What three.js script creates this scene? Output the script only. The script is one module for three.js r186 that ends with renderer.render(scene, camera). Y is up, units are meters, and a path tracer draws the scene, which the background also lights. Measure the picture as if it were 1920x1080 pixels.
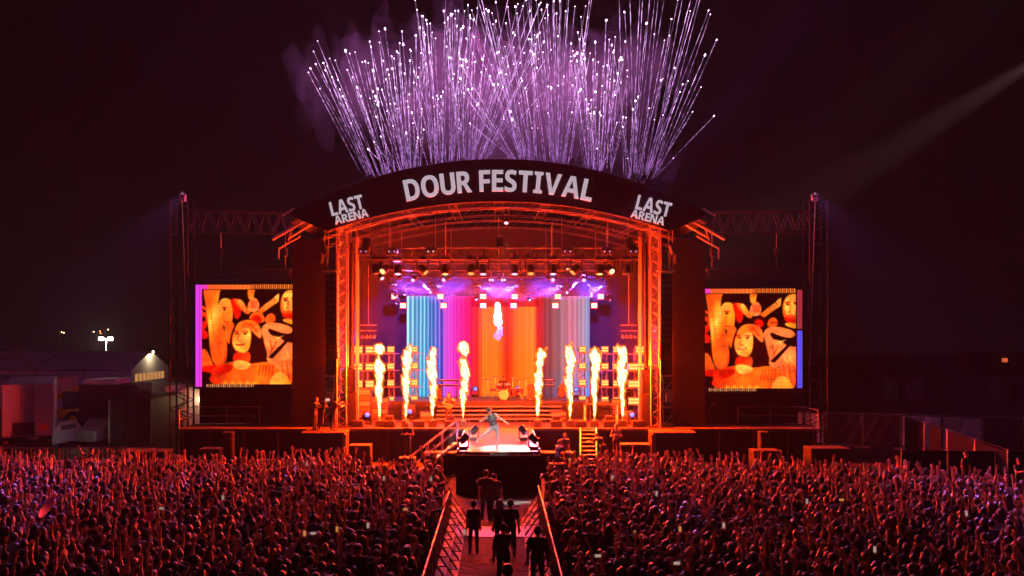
import * as THREE from 'three';
import { RoundedBoxGeometry } from 'three/addons/geometries/RoundedBoxGeometry.js';
import { TextGeometry } from 'three/addons/geometries/TextGeometry.js';
import { FontLoader } from 'three/addons/loaders/FontLoader.js';
import { mergeGeometries } from 'three/addons/utils/BufferGeometryUtils.js';
import { RectAreaLightUniformsLib } from 'three/addons/lights/RectAreaLightUniformsLib.js';

// ---------------------------------------------------------------- camera, sky, exposure
const scene = new THREE.Scene();
const EYE = 6.8, CAMZ = 36, FOCAL = 1600;              // eye height on the mixing tower, distance to the catwalk's front, lens in photo pixels
const camera = new THREE.PerspectiveCamera(2 * Math.atan(540 / FOCAL) * 180 / Math.PI, 16 / 9, 0.1, 900);
camera.position.set(0, EYE, CAMZ);
camera.lookAt(0, EYE, -100);
camera.setViewOffset(1920, 1080, 25, -85, 1920, 1080);  // shifted lens: upright lines stay upright
const renderer = new THREE.WebGLRenderer({ antialias: true });
renderer.toneMapping = THREE.LinearToneMapping;
renderer.toneMappingExposure = 1.0;
renderer.shadowMap.enabled = true;
RectAreaLightUniformsLib.init();
{ // night sky: near black, faintly lifted towards the horizon by far town light
  const w = 32, h = 16, d = new Float32Array(w * h * 4);
  for (let y = 0; y < h; y++) for (let x = 0; x < w; x++) {
    const k = Math.exp(-Math.max(0, (y + .5) / h - .5) * 7), i = (y * w + x) * 4;
    d[i] = .0011 + .0012 * k; d[i + 1] = .0007 + .0008 * k; d[i + 2] = .0012 + .0009 * k; d[i + 3] = 1;
  }
  const t = new THREE.DataTexture(d, w, h, THREE.RGBAFormat, THREE.FloatType);
  t.mapping = THREE.EquirectangularReflectionMapping; t.magFilter = THREE.LinearFilter; t.needsUpdate = true;
  scene.background = t; scene.environment = t;
}
const moon = new THREE.DirectionalLight(0xbfc8ff, 0.012);
moon.position.set(-60, 90, 80); moon.castShadow = true; scene.add(moon);
scene.fog = new THREE.FogExp2(0xf4eef2, 0.00026);

// ---------------------------------------------------------------- helpers
function rng(seed) { let s = seed | 0; return () => { s = (s + 0x6d2b79f5) | 0; let t = Math.imul(s ^ (s >>> 15), 1 | s); t = (t + Math.imul(t ^ (t >>> 7), 61 | t)) ^ t; return ((t ^ (t >>> 14)) >>> 0) / 4294967296; }; }
const R = rng(7);
const V = (x, y, z) => new THREE.Vector3(x, y, z);
const at = (px, py, D) => V((px - 935) * D / FOCAL, EYE - (py - 625) * D / FOCAL, CAMZ - D);   // survey of the photograph at a known distance D
const used = {};
function numbered(n) { const k = used[n] = (used[n] ?? -1) + 1; return k ? n + '_' + String(k).padStart(3, '0') : n; }
const ORD = ['first', 'second', 'third', 'fourth', 'fifth', 'sixth', 'seventh', 'eighth', 'ninth', 'tenth', 'eleventh', 'twelfth'];
const nth = (n) => n < 12 ? ORD[n] : (n + 1) + (['th', 'st', 'nd', 'rd'][((n + 1) % 100 > 10 && (n + 1) % 100 < 14) ? 0 : (n + 1) % 10] ?? 'th');
function tag(o, label, category, group, kind) { o.userData.label = label; o.userData.category = category; if (group) o.userData.group = group; if (kind) o.userData.kind = kind; return o; }
function thing(name, label, category, p = [0, 0, 0], turn = 0, group) {
  const o = new THREE.Group(); o.name = numbered(name); o.position.set(...(p.isVector3 ? p.toArray() : p)); o.rotation.y = turn;
  tag(o, label, category, group); scene.add(o); return o;
}
function mesh(name, geo, mat, parent, p, rot, sc) {
  const m = new THREE.Mesh(geo, mat); m.name = name; m.castShadow = m.receiveShadow = true;
  if (p) m.position.set(...(p.isVector3 ? p.toArray() : p)); if (rot) m.rotation.set(...rot); if (sc) m.scale.set(...sc);
  if (parent) parent.add(m); return m;
}
function top(name, geo, mat, label, category, p, rot, group, sc) { return tag(mesh(numbered(name), geo, mat, scene, p, rot, sc), label, category, group); }
function struct(name, geo, mat, p, rot) { const m = mesh(numbered(name), geo, mat, scene, p, rot); m.userData.kind = 'structure'; return m; }
const gcache = new Map();
const cached = (k, f) => { if (!gcache.has(k)) gcache.set(k, f()); return gcache.get(k); };
const box = (w, h, d, r = .012) => cached(['b', w, h, d, r].join(), () => new RoundedBoxGeometry(w, h, d, 1, Math.min(r, w / 2.1, h / 2.1, d / 2.1)));
const cyl = (r1, r2, h, n = 14, open = false) => cached(['c', r1, r2, h, n, open].join(), () => new THREE.CylinderGeometry(r1, r2, h, n, 1, open));
const sph = (r, a = 14, b = 10) => cached(['s', r, a, b].join(), () => new THREE.SphereGeometry(r, a, b));
const ROD = new THREE.CylinderGeometry(1, 1, 1, 7), UP = V(0, 1, 0);
function bar(name, a, b, r, mat, parent) {                     // a round bar from a to b
  a = a.isVector3 ? a : V(...a); b = b.isVector3 ? b : V(...b);
  const d = b.clone().sub(a), l = d.length(), m = mesh(name, ROD, mat, parent, a.clone().add(b).multiplyScalar(.5));
  m.scale.set(r, l, r); m.quaternion.setFromUnitVectors(UP, d.normalize()); return m;
}
const lin = (r, g, b) => new THREE.Color().setRGB(r, g, b);
const std = (r, g, b, rough = .7, metal = 0, more) => new THREE.MeshStandardMaterial({ color: lin(r, g, b), roughness: rough, metalness: metal, ...more });
const ecache = new Map();
function glow(r, g, b) { const k = [r, g, b].join(); if (!ecache.has(k)) { const m = Math.max(r, g, b); ecache.set(k, new THREE.MeshStandardMaterial({ color: 0x080808, roughness: .4, emissive: lin(r / m, g / m, b / m), emissiveIntensity: m })); } return ecache.get(k); }
function pointLight(p, color, I, rad = .1) { const l = new THREE.PointLight(color, I); l.position.copy(p.isVector3 ? p : V(...p)); l.castShadow = true; l.shadow.radius = rad / .02; scene.add(l); return l; }
function spotLight(p, to, color, I, deg, rad = .06, pen = .35) {
  const l = new THREE.SpotLight(color, I, 0, deg * Math.PI / 180, pen); l.position.copy(p); l.target.position.copy(to); l.castShadow = true; l.shadow.radius = rad / .02; scene.add(l, l.target); return l;
}
function rectLight(p, to, w, h, color, I) { const l = new THREE.RectAreaLight(color, I, w, h); l.position.copy(p); l.lookAt(to); scene.add(l); return l; }
// value noise for textures
function noise2(seed) { const p = new Float32Array(4096); const r = rng(seed); for (let i = 0; i < 4096; i++) p[i] = r();
  const g = (x, y, per) => p[(((x % per + per) % per) * 57 + ((y % per + per) % per) * 131) & 4095];
  return (x, y, per = 64) => { const ix = Math.floor(x), iy = Math.floor(y), fx = x - ix, fy = y - iy, u = fx * fx * (3 - 2 * fx), v = fy * fy * (3 - 2 * fy);
    return (g(ix, iy, per) * (1 - u) + g(ix + 1, iy, per) * u) * (1 - v) + (g(ix, iy + 1, per) * (1 - u) + g(ix + 1, iy + 1, per) * u) * v; }; }
function tex(w, h, f, srgb = true, rep) {
  const d = new Uint8Array(w * h * 4);
  for (let y = 0; y < h; y++) for (let x = 0; x < w; x++) { const c = f(x / w, y / h), i = (y * w + x) * 4; for (let k = 0; k < 3; k++) d[i + k] = Math.max(0, Math.min(255, c[k] * 255)); d[i + 3] = 255; }
  const t = new THREE.DataTexture(d, w, h); t.magFilter = THREE.LinearFilter; t.minFilter = THREE.LinearMipmapLinearFilter; t.wrapS = t.wrapT = THREE.RepeatWrapping; if (srgb) t.colorSpace = THREE.SRGBColorSpace; if (rep) t.repeat.set(...rep); t.needsUpdate = true; return t;
}
const n1 = noise2(11), n2 = noise2(23);
const fbm = (x, y, o = 4, per = 8) => { let s = 0, a = .5, p = per; for (let i = 0; i < o; i++) { s += a * n1(x * p, y * p, p); p *= 2; a *= .5; } return s / .94; };
const blotch = (lo, hi) => tex(256, 256, (u, v) => { const k = lo + (hi - lo) * (fbm(u, v, 5, 6) * .8 + n2(u * 128, v * 128, 128) * .2); return [k, k, k]; });
const wearMap = blotch(.6, 1.0), fineMap = blotch(.8, 1.0);
// ---------------------------------------------------------------- materials
const M = {
  alu: std(.36, .35, .34, .42, .6), steel: std(.32, .31, .3, .5, .6), black: std(.02, .02, .021, .6), cloth: std(.016, .015, .016, .95), rubber: std(.018, .018, .018, .85),
  blackMetal: std(.03, .03, .032, .42, .3), deck: std(.085, .075, .068, .55, 0, { map: wearMap }), catwalk: std(.17, .165, .16, .4, 0, { map: fineMap }), ply: std(.17, .13, .09, .7, 0, { map: wearMap }),
  roofTube: std(.12, .11, .105, .42, .5), truss: std(.03, .028, .028, .4, .3), canvas: std(.03, .026, .026, .8, 0, { side: THREE.DoubleSide, map: fineMap }), white: std(.72, .71, .69, .6, 0, { map: fineMap }), grey: std(.3, .3, .31, .7), pvc: std(.66, .65, .66, .55, 0, { map: fineMap }),
  darkBanner: new THREE.MeshPhysicalMaterial({ color: lin(.011, .01, .011), roughness: .95, specularIntensity: .15 }), chrome: std(.8, .78, .75, .18, 1), wood: std(.2, .1, .05, .5), yellow: std(.7, .42, .03, .45), skin: std(.45, .26, .18, .6), glass: new THREE.MeshPhysicalMaterial({ color: lin(.06, .07, .08), roughness: .08, metalness: 0 }),
  person: new THREE.MeshStandardMaterial({ vertexColors: true, roughness: .5 }),
};
const UNIT = new RoundedBoxGeometry(1, 1, 1, 1, .02);

// lattice girder: chords and each brace a part of its own
function girder(g, a, b, size, n, mat, depth = size, r = .028) {
  const d = b.clone().sub(a), dir = d.clone().normalize(), L = d.length();
  const side = Math.abs(dir.y) > .9 ? V(1, 0, 0) : V(0, 1, 0), other = dir.clone().cross(side).normalize();
  const c = [[-1, -1], [1, -1], [1, 1], [-1, 1]].map(([i, j]) => side.clone().multiplyScalar(i * size / 2).add(other.clone().multiplyScalar(j * depth / 2)));
  for (const o of c) bar('chord', a.clone().add(o), b.clone().add(o), r, mat, g);
  for (let k = 0; k < n; k++) {
    const p = a.clone().add(dir.clone().multiplyScalar(L * k / n)), q = a.clone().add(dir.clone().multiplyScalar(L * (k + 1) / n)), m = p.clone().add(q).multiplyScalar(.5);
    bar('brace', p.clone().add(c[0]), m.clone().add(c[1]), r * .55, mat, g); bar('brace', m.clone().add(c[1]), q.clone().add(c[0]), r * .55, mat, g);
    bar('brace', p.clone().add(c[3]), m.clone().add(c[2]), r * .55, mat, g); bar('brace', m.clone().add(c[2]), q.clone().add(c[3]), r * .55, mat, g);
  }
}
// ---------------------------------------------------------------- setting: ground
{
  const soil = tex(512, 512, (u, v) => { const k = .55 + .45 * fbm(u, v, 6, 8), s = n2(u * 256, v * 256, 256) * .12; return [k * .52 + s, k * .44 + s, k * .36 + s]; }, true, [60, 60]);
  const bump = tex(256, 256, (u, v) => { const k = fbm(u + .3, v, 6, 16); return [k, k, k]; }, false, [120, 120]);
  const g = new THREE.PlaneGeometry(420, 300, 1, 1); g.rotateX(-Math.PI / 2);
  struct('ground', g, new THREE.MeshStandardMaterial({ color: lin(.1, .09, .08), map: soil, bumpMap: bump, bumpScale: .05, roughness: .95 }), [0, 0, -90]);
}
// ---------------------------------------------------------------- stage: decks and skirts
const DY = 1.8;                                             // deck height
{
  const s = thing('main_stage', 'main stage deck with black cloth skirt, behind the catwalk', 'stage', [0, 0, 0]);
  mesh('deck', new THREE.BoxGeometry(18.6, .16, 12.5), M.deck, s, [0, DY - .08, -15.25]);
  mesh('deck_edge', box(18.6, .09, .06), M.ply, s, [0, DY - .05, -8.965]);
  // pleated skirt
  const pg = new THREE.PlaneGeometry(18.5, DY - .17, 300, 1); const pa = pg.attributes.position;
  for (let i = 0; i < pa.count; i++) pa.setZ(i, .05 * Math.sin(pa.getX(i) * 9 + Math.sin(pa.getX(i) * 2.3) * 2)); pg.computeVertexNormals();
  mesh('skirt', pg, new THREE.MeshStandardMaterial({ color: lin(.02, .018, .018), roughness: .9, side: THREE.DoubleSide }), s, [0, (DY - .17) / 2, -9.1]);
  mesh('rear_wall', new THREE.BoxGeometry(18.4, DY - .17, .1), M.cloth, s, [0, (DY - .17) / 2, -21.3]);
  const t = thing('catwalk_stage', 'pale catwalk jutting out from the main stage into the crowd', 'stage', [0, 0, 0]);
  mesh('deck', new THREE.BoxGeometry(3.6, .1, 8.9), M.catwalk, t, [0, DY - .05, -4.46]);
  mesh('front_trim', box(3.5, .05, .05), M.white, t, [0, DY - .14, .02]);
  mesh('front_gap', box(3.56, .05, .03), M.black, t, [0, DY - .06, .0]);
  for (const [w, h, d, x, y, z, ry] of [[3.6, DY - .18, .1, 0, (DY - .18) / 2, -.1, 0], [.1, DY - .18, 8.7, -1.74, (DY - .18) / 2, -4.5, 0], [.1, DY - .18, 8.7, 1.74, (DY - .18) / 2, -4.5, 0]])
    mesh('skirt_panel', new THREE.BoxGeometry(w, h, d), M.cloth, t, [x, y, z]);
  for (const x of [-1.5, -.3, .85, 1.5]) mesh('trim_clip', box(.1, .12, .04), M.white, t, [x, DY - .12, .03]);
}
for (const s of [-1, 1]) {
  const w = thing('wing_platform', `long narrow side platform running ${s < 0 ? 'left' : 'right'} of the stage under the ${s < 0 ? 'left' : 'right'} screen`, 'platform');
  mesh('deck', new THREE.BoxGeometry(7.5, .1, 2.4), M.ply, w, [s * 13.1, DY - .06, -10]);
  mesh('skirt_panel', new THREE.BoxGeometry(7.3, DY - .14, .06), M.cloth, w, [s * 13.1, (DY - .14) / 2, -8.95]);
  for (const x of [9.8, 11.6, 13.4, 15.2, 16.6]) mesh('post', box(.1, DY - .14, .05), M.ply, w, [s * x, (DY - .14) / 2, -8.88]);
  for (const y of [DY + .45, DY + .95]) { bar('rail', [s * 16.8, y, -11.1], [s * 16.8, y, -8.9], .025, M.alu, w); bar('rail', [s * 16.8, y, -11.1], [s * 13.2, y, -11.1], .025, M.alu, w); }
  for (const [x, z] of [[16.8, -8.9], [16.8, -11.1], [15, -11.1], [13.2, -11.1]]) bar('rail_post', [s * x, DY - .05, z], [s * x, DY + 1, z], .028, M.alu, w);
  const o = thing('camera_platform', `small ${s < 0 ? 'left' : 'right'} forward platform with draped front beside the ${s < 0 ? 'left' : 'right'} loudspeaker stack`, 'platform');
  mesh('deck', new THREE.BoxGeometry(2.2, .08, 1.55), M.ply, o, [s * 8.95, DY - .08, -8.12]);
  mesh('skirt_panel', new THREE.BoxGeometry(2.15, DY - .14, .06), M.cloth, o, [s * 8.95, (DY - .14) / 2, -7.4]);
  mesh('side_panel', new THREE.BoxGeometry(.06, DY - .14, 1.5), M.cloth, o, [s * 7.9, (DY - .14) / 2, -8.1]);
  mesh('corner_post', box(.22, DY - .14, .1), M.ply, o, [s * 7.85, (DY - .14) / 2, -7.32]);
}
// stage-front boxes (subwoofers under the lip)
{
  let k = 0;
  for (const [x, z, w, h, d, lab] of [[-7.1, -7.9, 1.1, 1.05, .8, 'black subwoofer before the stage skirt, left of the arms-folded guard'], [6.9, -7.9, 1.7, 1.1, .8, 'black subwoofer before the stage skirt, right of the steep ladder stair'], [-14.6, -7.4, 1.0, .95, .8, 'black subwoofer before the left side platform'],
    [-17.6, -6.6, 2.3, .95, 1.1, 'long low black case at the far left end of the stage front'], [13.2, -6.4, 1.3, 1.0, .9, 'black subwoofer before the right side platform'], [16.2, -6.2, 1.9, 1.15, 1.1, 'large black subwoofer past the right end of the side platform'], [-13.9, -7.9, .5, 1.7, .5, 'narrow upright front-fill speaker before the left side platform'], [13.55, -7.7, .45, 1.75, .5, 'narrow upright front-fill speaker before the right side platform']]) {
    const s = thing('subwoofer', lab, 'loudspeaker', [x, 0, z]);
    mesh('cabinet', box(w, h, d, .02), M.black, s, [0, h / 2, 0]); mesh('grille', box(w - .12, h - .14, .03), M.rubber, s, [0, h / 2, d / 2 + .005]);
    mesh('top_board', box(w, .03, d), M.ply, s, [0, h + .015, 0]); k++;
  }
}
// low platforms flanking the catwalk
for (const s of [-1, 1]) {
  const p = thing('pit_platform', `low timber platform beside the catwalk, on its ${s < 0 ? 'left by the stairs' : 'right by the ladder stair'}`, 'platform', [s * 2.75, 0, -5.4]);
  mesh('top_board', box(1.7, .06, .8), M.ply, p, [0, 1.02, 0]); mesh('front_panel', box(1.66, .98, .04), M.cloth, p, [0, .49, .36]);
  for (const x of [-.8, .8]) mesh('leg', box(.06, .99, .06), M.ply, p, [x, .495, -.3]);
}
// stairs on the left of the catwalk
{
  const s = thing('access_stair', 'metal stair with two handrails climbing to the left edge of the catwalk', 'stairs', [0, 0, 0]);
  const x0 = -1.95, x1 = -4.05, z0 = -4.6, z1 = -3.6, n = 9;
  for (let i = 0; i < n; i++) { const k = (i + .5) / n; mesh('tread', box(.25, .04, 1), M.alu, s, [x0 + (x1 - x0) * k, (DY - .05) * (1 - (i + .8) / (n + .2)), (z0 + z1) / 2]); }
  for (const z of [z0, z1]) {
    bar('stringer', [x0, DY - .15, z], [x1, .06, z], .06, M.alu, s); bar('handrail', [x0, DY + .9, z], [x1 - .15, .95, z], .03, M.alu, s); bar('mid_rail', [x0, DY + .45, z], [x1 - .1, .5, z], .022, M.alu, s);
    for (let i = 0; i < 4; i++) { const k = i / 3, x = x0 + (x1 - x0) * k, y = (DY - .05) * (1 - k); bar('post', [x, y, z], [x, y + .93, z], .024, M.alu, s); }
  }
  mesh('landing', box(1.1, .08, 1.1), M.ply, s, [-4.6, .1, -4.1]);
}
// ladder stair on the right
{
  const s = thing('ladder_stair', 'steep ladder stair with nine rungs leaning on the stage front right of the catwalk', 'stairs', [0, 0, 0]);
  const a = V(4.3, DY, -8.85), b = V(4.05, .02, -6.4);
  for (const o of [0, .82]) { const st = bar('stringer', a.clone().add(V(o, 0, 0)), b.clone().add(V(o, 0, 0)), .045, M.alu, s); }
  for (let i = 0; i < 10; i++) { const p = a.clone().lerp(b, (i + .5) / 10); mesh('tread', box(.8, .04, .2), M.alu, s, [p.x + .41, p.y, p.z]); }
}
// steps and riser upstage
{
  const r = thing('drum_riser', 'wide stepped riser across the back of the stage carrying the band', 'riser', [0, 0, 0]);
  for (let i = 0; i < 4; i++) { mesh('step', box(7.2, .05, .5), M.deck, r, [.05, DY + .2 * (i + 1) - .025, -12.2 - i * .45]); mesh('step_nosing', box(7.2, .06, .04), M.alu, r, [.05, DY + .2 * (i + 1) - .03, -11.93 - i * .45]); }
  for (let i = 0; i < 9; i++) mesh('support', box(.12, .17, .06), M.ply, r, [-3.4 + i * .86, DY + .085, -12.05]);
  mesh('platform', box(13.2, .08, 4), M.deck, r, [0, DY + .96, -16.1]); mesh('fascia', box(13.2, .3, .05), M.black, r, [0, DY + .77, -14.12]); mesh('fascia', box(13.2, .86, .05), M.black, r, [0, DY + .44, -14.3]);
}
// ---------------------------------------------------------------- portal, roof, banner
const ARC = (X, Y0, Rr) => Y0 - (Rr - Math.sqrt(Rr * Rr - X * X));
{
  const arch = thing('arch_banner', 'curved black banner above the stage reading DOUR FESTIVAL and LAST ARENA', 'banner', [0, 0, -8]);
  const W = 10.75, low = (x) => Math.abs(x) < 8.9 ? ARC(x, 13.6, 26.5) : ARC(8.9, 13.6, 26.5) + (12.9 - ARC(8.9, 13.6, 26.5)) * (Math.abs(x) - 8.9) / (W - 8.9), cloth = std(.012, .011, .013, .8, 0, { bumpMap: wearMap, bumpScale: .03 });
  for (let k = 0; k < 11; k++) {                              // eleven stretched cloth panels laced edge to edge
    const xa = -W + 2 * W * k / 11 + .012, xb = -W + 2 * W * (k + 1) / 11 - .012, sh = new THREE.Shape();
    for (let i = 0; i <= 6; i++) { const x = xa + (xb - xa) * i / 6; i ? sh.lineTo(x, ARC(x, 15.8, 22)) : sh.moveTo(x, ARC(x, 15.8, 22)); }
    for (let i = 6; i >= 0; i--) { const x = xa + (xb - xa) * i / 6; sh.lineTo(x, low(x)); } sh.closePath();
    mesh('cloth_panel', new THREE.ExtrudeGeometry(sh, { depth: .2, bevelEnabled: true, bevelSize: .012, bevelThickness: .02, bevelSegments: 1 }), cloth, arch, [0, 0, -.25]);
  }
  const font = await new FontLoader().loadAsync('fonts/droid/droid_sans_bold.typeface.json');
  const glowInk = new THREE.MeshStandardMaterial({ color: lin(.7, .68, .7), roughness: .7, emissive: lin(1, .88, 1.02), emissiveIntensity: .42 });  // letters given a glow of their own in place of front light on the print
  const letter = (c) => cached('L' + c, () => { const g = new TextGeometry(c, { font, size: 1, depth: .04, curveSegments: 6, bevelEnabled: true, bevelSize: .006, bevelThickness: .008, bevelSegments: 1 }); g.computeBoundingBox(); return g; });
  const capH = letter('L').boundingBox.max.y;
  const adv = (c) => c === ' ' ? .3 : letter(c).boundingBox.max.x - letter(c).boundingBox.min.x + .065;
  function onArc(text, X0, X1, Y0, Rr, H) {
    const tot = [...text].reduce((s, c) => s + adv(c), 0), kx = (X1 - X0) / tot; let x = X0;
    for (const c of text) { const w = adv(c) * kx; if (c !== ' ') { const mx = x + w / 2, a = -Math.asin(mx / Rr), bb = letter(c).boundingBox; const m = mesh('letter', letter(c), glowInk, arch, null, [0, 0, a], [kx, H / capH, 1]); const ox = -(bb.min.x + bb.max.x) / 2 * kx; m.position.set(mx + ox * Math.cos(a), ARC(mx, Y0, Rr) + ox * Math.sin(a), .005); } x += w; }
  }
  function straight(text, cx, cy, width, H, a) {
    const tot = [...text].reduce((s, c) => s + adv(c), 0), kx = width / tot; let x = -width / 2;
    for (const c of text) { const w = adv(c) * kx, bb = letter(c).boundingBox, ox = x + w / 2 - (bb.min.x + bb.max.x) / 2 * kx; mesh('letter', letter(c), glowInk, arch, [cx + ox * Math.cos(a), cy + ox * Math.sin(a), .005], [0, 0, a], [kx, H / capH, 1]); x += w; }
  }
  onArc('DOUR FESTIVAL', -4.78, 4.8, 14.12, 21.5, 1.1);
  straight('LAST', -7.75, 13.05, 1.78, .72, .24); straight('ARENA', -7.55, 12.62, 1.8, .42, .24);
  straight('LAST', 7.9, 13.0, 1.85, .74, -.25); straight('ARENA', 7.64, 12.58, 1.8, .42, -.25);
}
{
  const roof = thing('stage_roof', 'arched canvas stage roof on curved metal girders', 'roof');
  const zs = [-8.6, -21.6], N = 36, W = 10.9, pos = [], idx = [], uv = [];
  for (const z of zs) for (let i = 0; i <= N; i++) { const x = -W + 2 * W * i / N; pos.push(x, ARC(x, 15.2, 24), z); uv.push(x / 4, z / 4); }
  for (let i = 0; i < N; i++) idx.push(i, i + 1, N + 1 + i, i + 1, N + 2 + i, N + 1 + i);
  const g = new THREE.BufferGeometry(); g.setAttribute('position', new THREE.Float32BufferAttribute(pos, 3)); g.setAttribute('uv', new THREE.Float32BufferAttribute(uv, 2)); g.setIndex(idx); g.computeVertexNormals();
  mesh('canvas_sheet', g, M.canvas, roof);
  for (const [z, y0, Rr, y1, w] of [[-8.75, 13.35, 27, 14.1, 9.2], [-10.6, 13.2, 27, 14.0, 9.4], [-14, 13.4, 27, 14.2, 9.4], [-18, 13.5, 27, 14.3, 9.4]]) {
    const lo = [], hi = [];
    for (let i = 0; i <= 24; i++) { const x = -w + 2 * w * i / 24; lo.push(V(x, ARC(x, y0, Rr), z)); hi.push(V(x, ARC(x, y1, Rr), z)); }
    for (const [pts, dz] of [[lo, .3], [lo, -.3], [hi, 0]]) mesh('arch_chord', new THREE.TubeGeometry(new THREE.CatmullRomCurve3(pts.map((p) => p.clone().add(V(0, 0, dz)))), 40, .026, 6), M.roofTube, roof);
    for (let i = 0; i < 24; i++) { bar('arch_web', lo[i].clone().add(V(0, 0, .3)), hi[i + 1], .011, M.roofTube, roof); bar('arch_web', lo[i].clone().add(V(0, 0, -.3)), lo[i].clone().add(V(0, 0, .3)), .011, M.roofTube, roof); }
  }
  for (const x of [-7.6, -5, -2.5, 0, 2.5, 5, 7.6]) for (const dx of [-.22, .22]) { const y = ARC(x, 13.75, 26); bar('purlin', [x + dx, y, -8.7], [x + dx, y + .35, -18.2], .024, M.roofTube, roof); }
  for (const x of [-7.6, -5, -2.5, 0, 2.5, 5, 7.6]) for (let k = 0; k < 10; k++) { const y = ARC(x, 13.75, 26), z = -8.9 - k * .5; bar('purlin_rung', [x - .22, y + .01 * k, z], [x + .22, y + .01 * k, z], .012, M.roofTube, roof); }
  // eave frames poking out past the banner ends
  for (const s of [-1, 1]) for (const [x0, y0, x1, y1, z, r] of [[9.4, 13.2, 11.9, 11.75, -8.9, .09], [9.7, 12.75, 11.2, 11.85, -9.4, .06], [10.7, 13.35, 11.35, 12.95, -8.7, .05], [10.4, 11.9, 11.55, 11.25, -8.8, .05]]) bar('eave_tube', [s * x0, y0, z], [s * x1, y1, z], r, M.alu, roof);
  for (const s of [-1, 1]) { bar('eave_tube', [s * 11.55, 11.3, -8.8], [s * 11.55, 10.7, -8.8], .04, M.alu, roof); bar('eave_tube', [s * 10.9, 12.3, -9], [s * 11.1, 11.7, -9], .04, M.alu, roof); }
}
{
  const d = top('back_drape', new THREE.BoxGeometry(19, 13, .08), std(.05, .045, .045, .9), 'tall dark cloth closing the back of the stage above the video wall', 'drape', [0, 7.4, -21.2]);
  for (const s of [-1, 1]) {
    const g = new THREE.PlaneGeometry(9, 11, 120, 1), p = g.attributes.position; for (let i = 0; i < p.count; i++) p.setZ(i, .09 * Math.sin(p.getX(i) * 7.3 + 2 * Math.sin(p.getX(i) * 1.7))); g.computeVertexNormals();
    top('side_drape', g, new THREE.MeshStandardMaterial({ color: lin(.03, .027, .027), roughness: .9, side: THREE.DoubleSide }), `pleated dark side curtain closing the stage on the ${s < 0 ? 'left' : 'right'}`, 'curtain', [s * 9.1, 7.3, -16.4], [0, s * -Math.PI / 2, 0], 'side curtains');
    top('masking_cloth', new THREE.BoxGeometry(1.75, 10, .05), std(.009, .008, .008, .95), `flat black masking cloth between the ${s < 0 ? 'left' : 'right'} screen and the stage portal`, 'cloth', [s * 10.15, 6.85, -9.6]);
    top('screen_masking', new THREE.BoxGeometry(6.4, 2.1, .05), std(.009, .008, .008, .95), `black cloth hanging below the ${s < 0 ? 'left' : 'right'} screen down to the side platform`, 'cloth', [s * 13.4, 2.86, -11.35]);
  }
}
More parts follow.
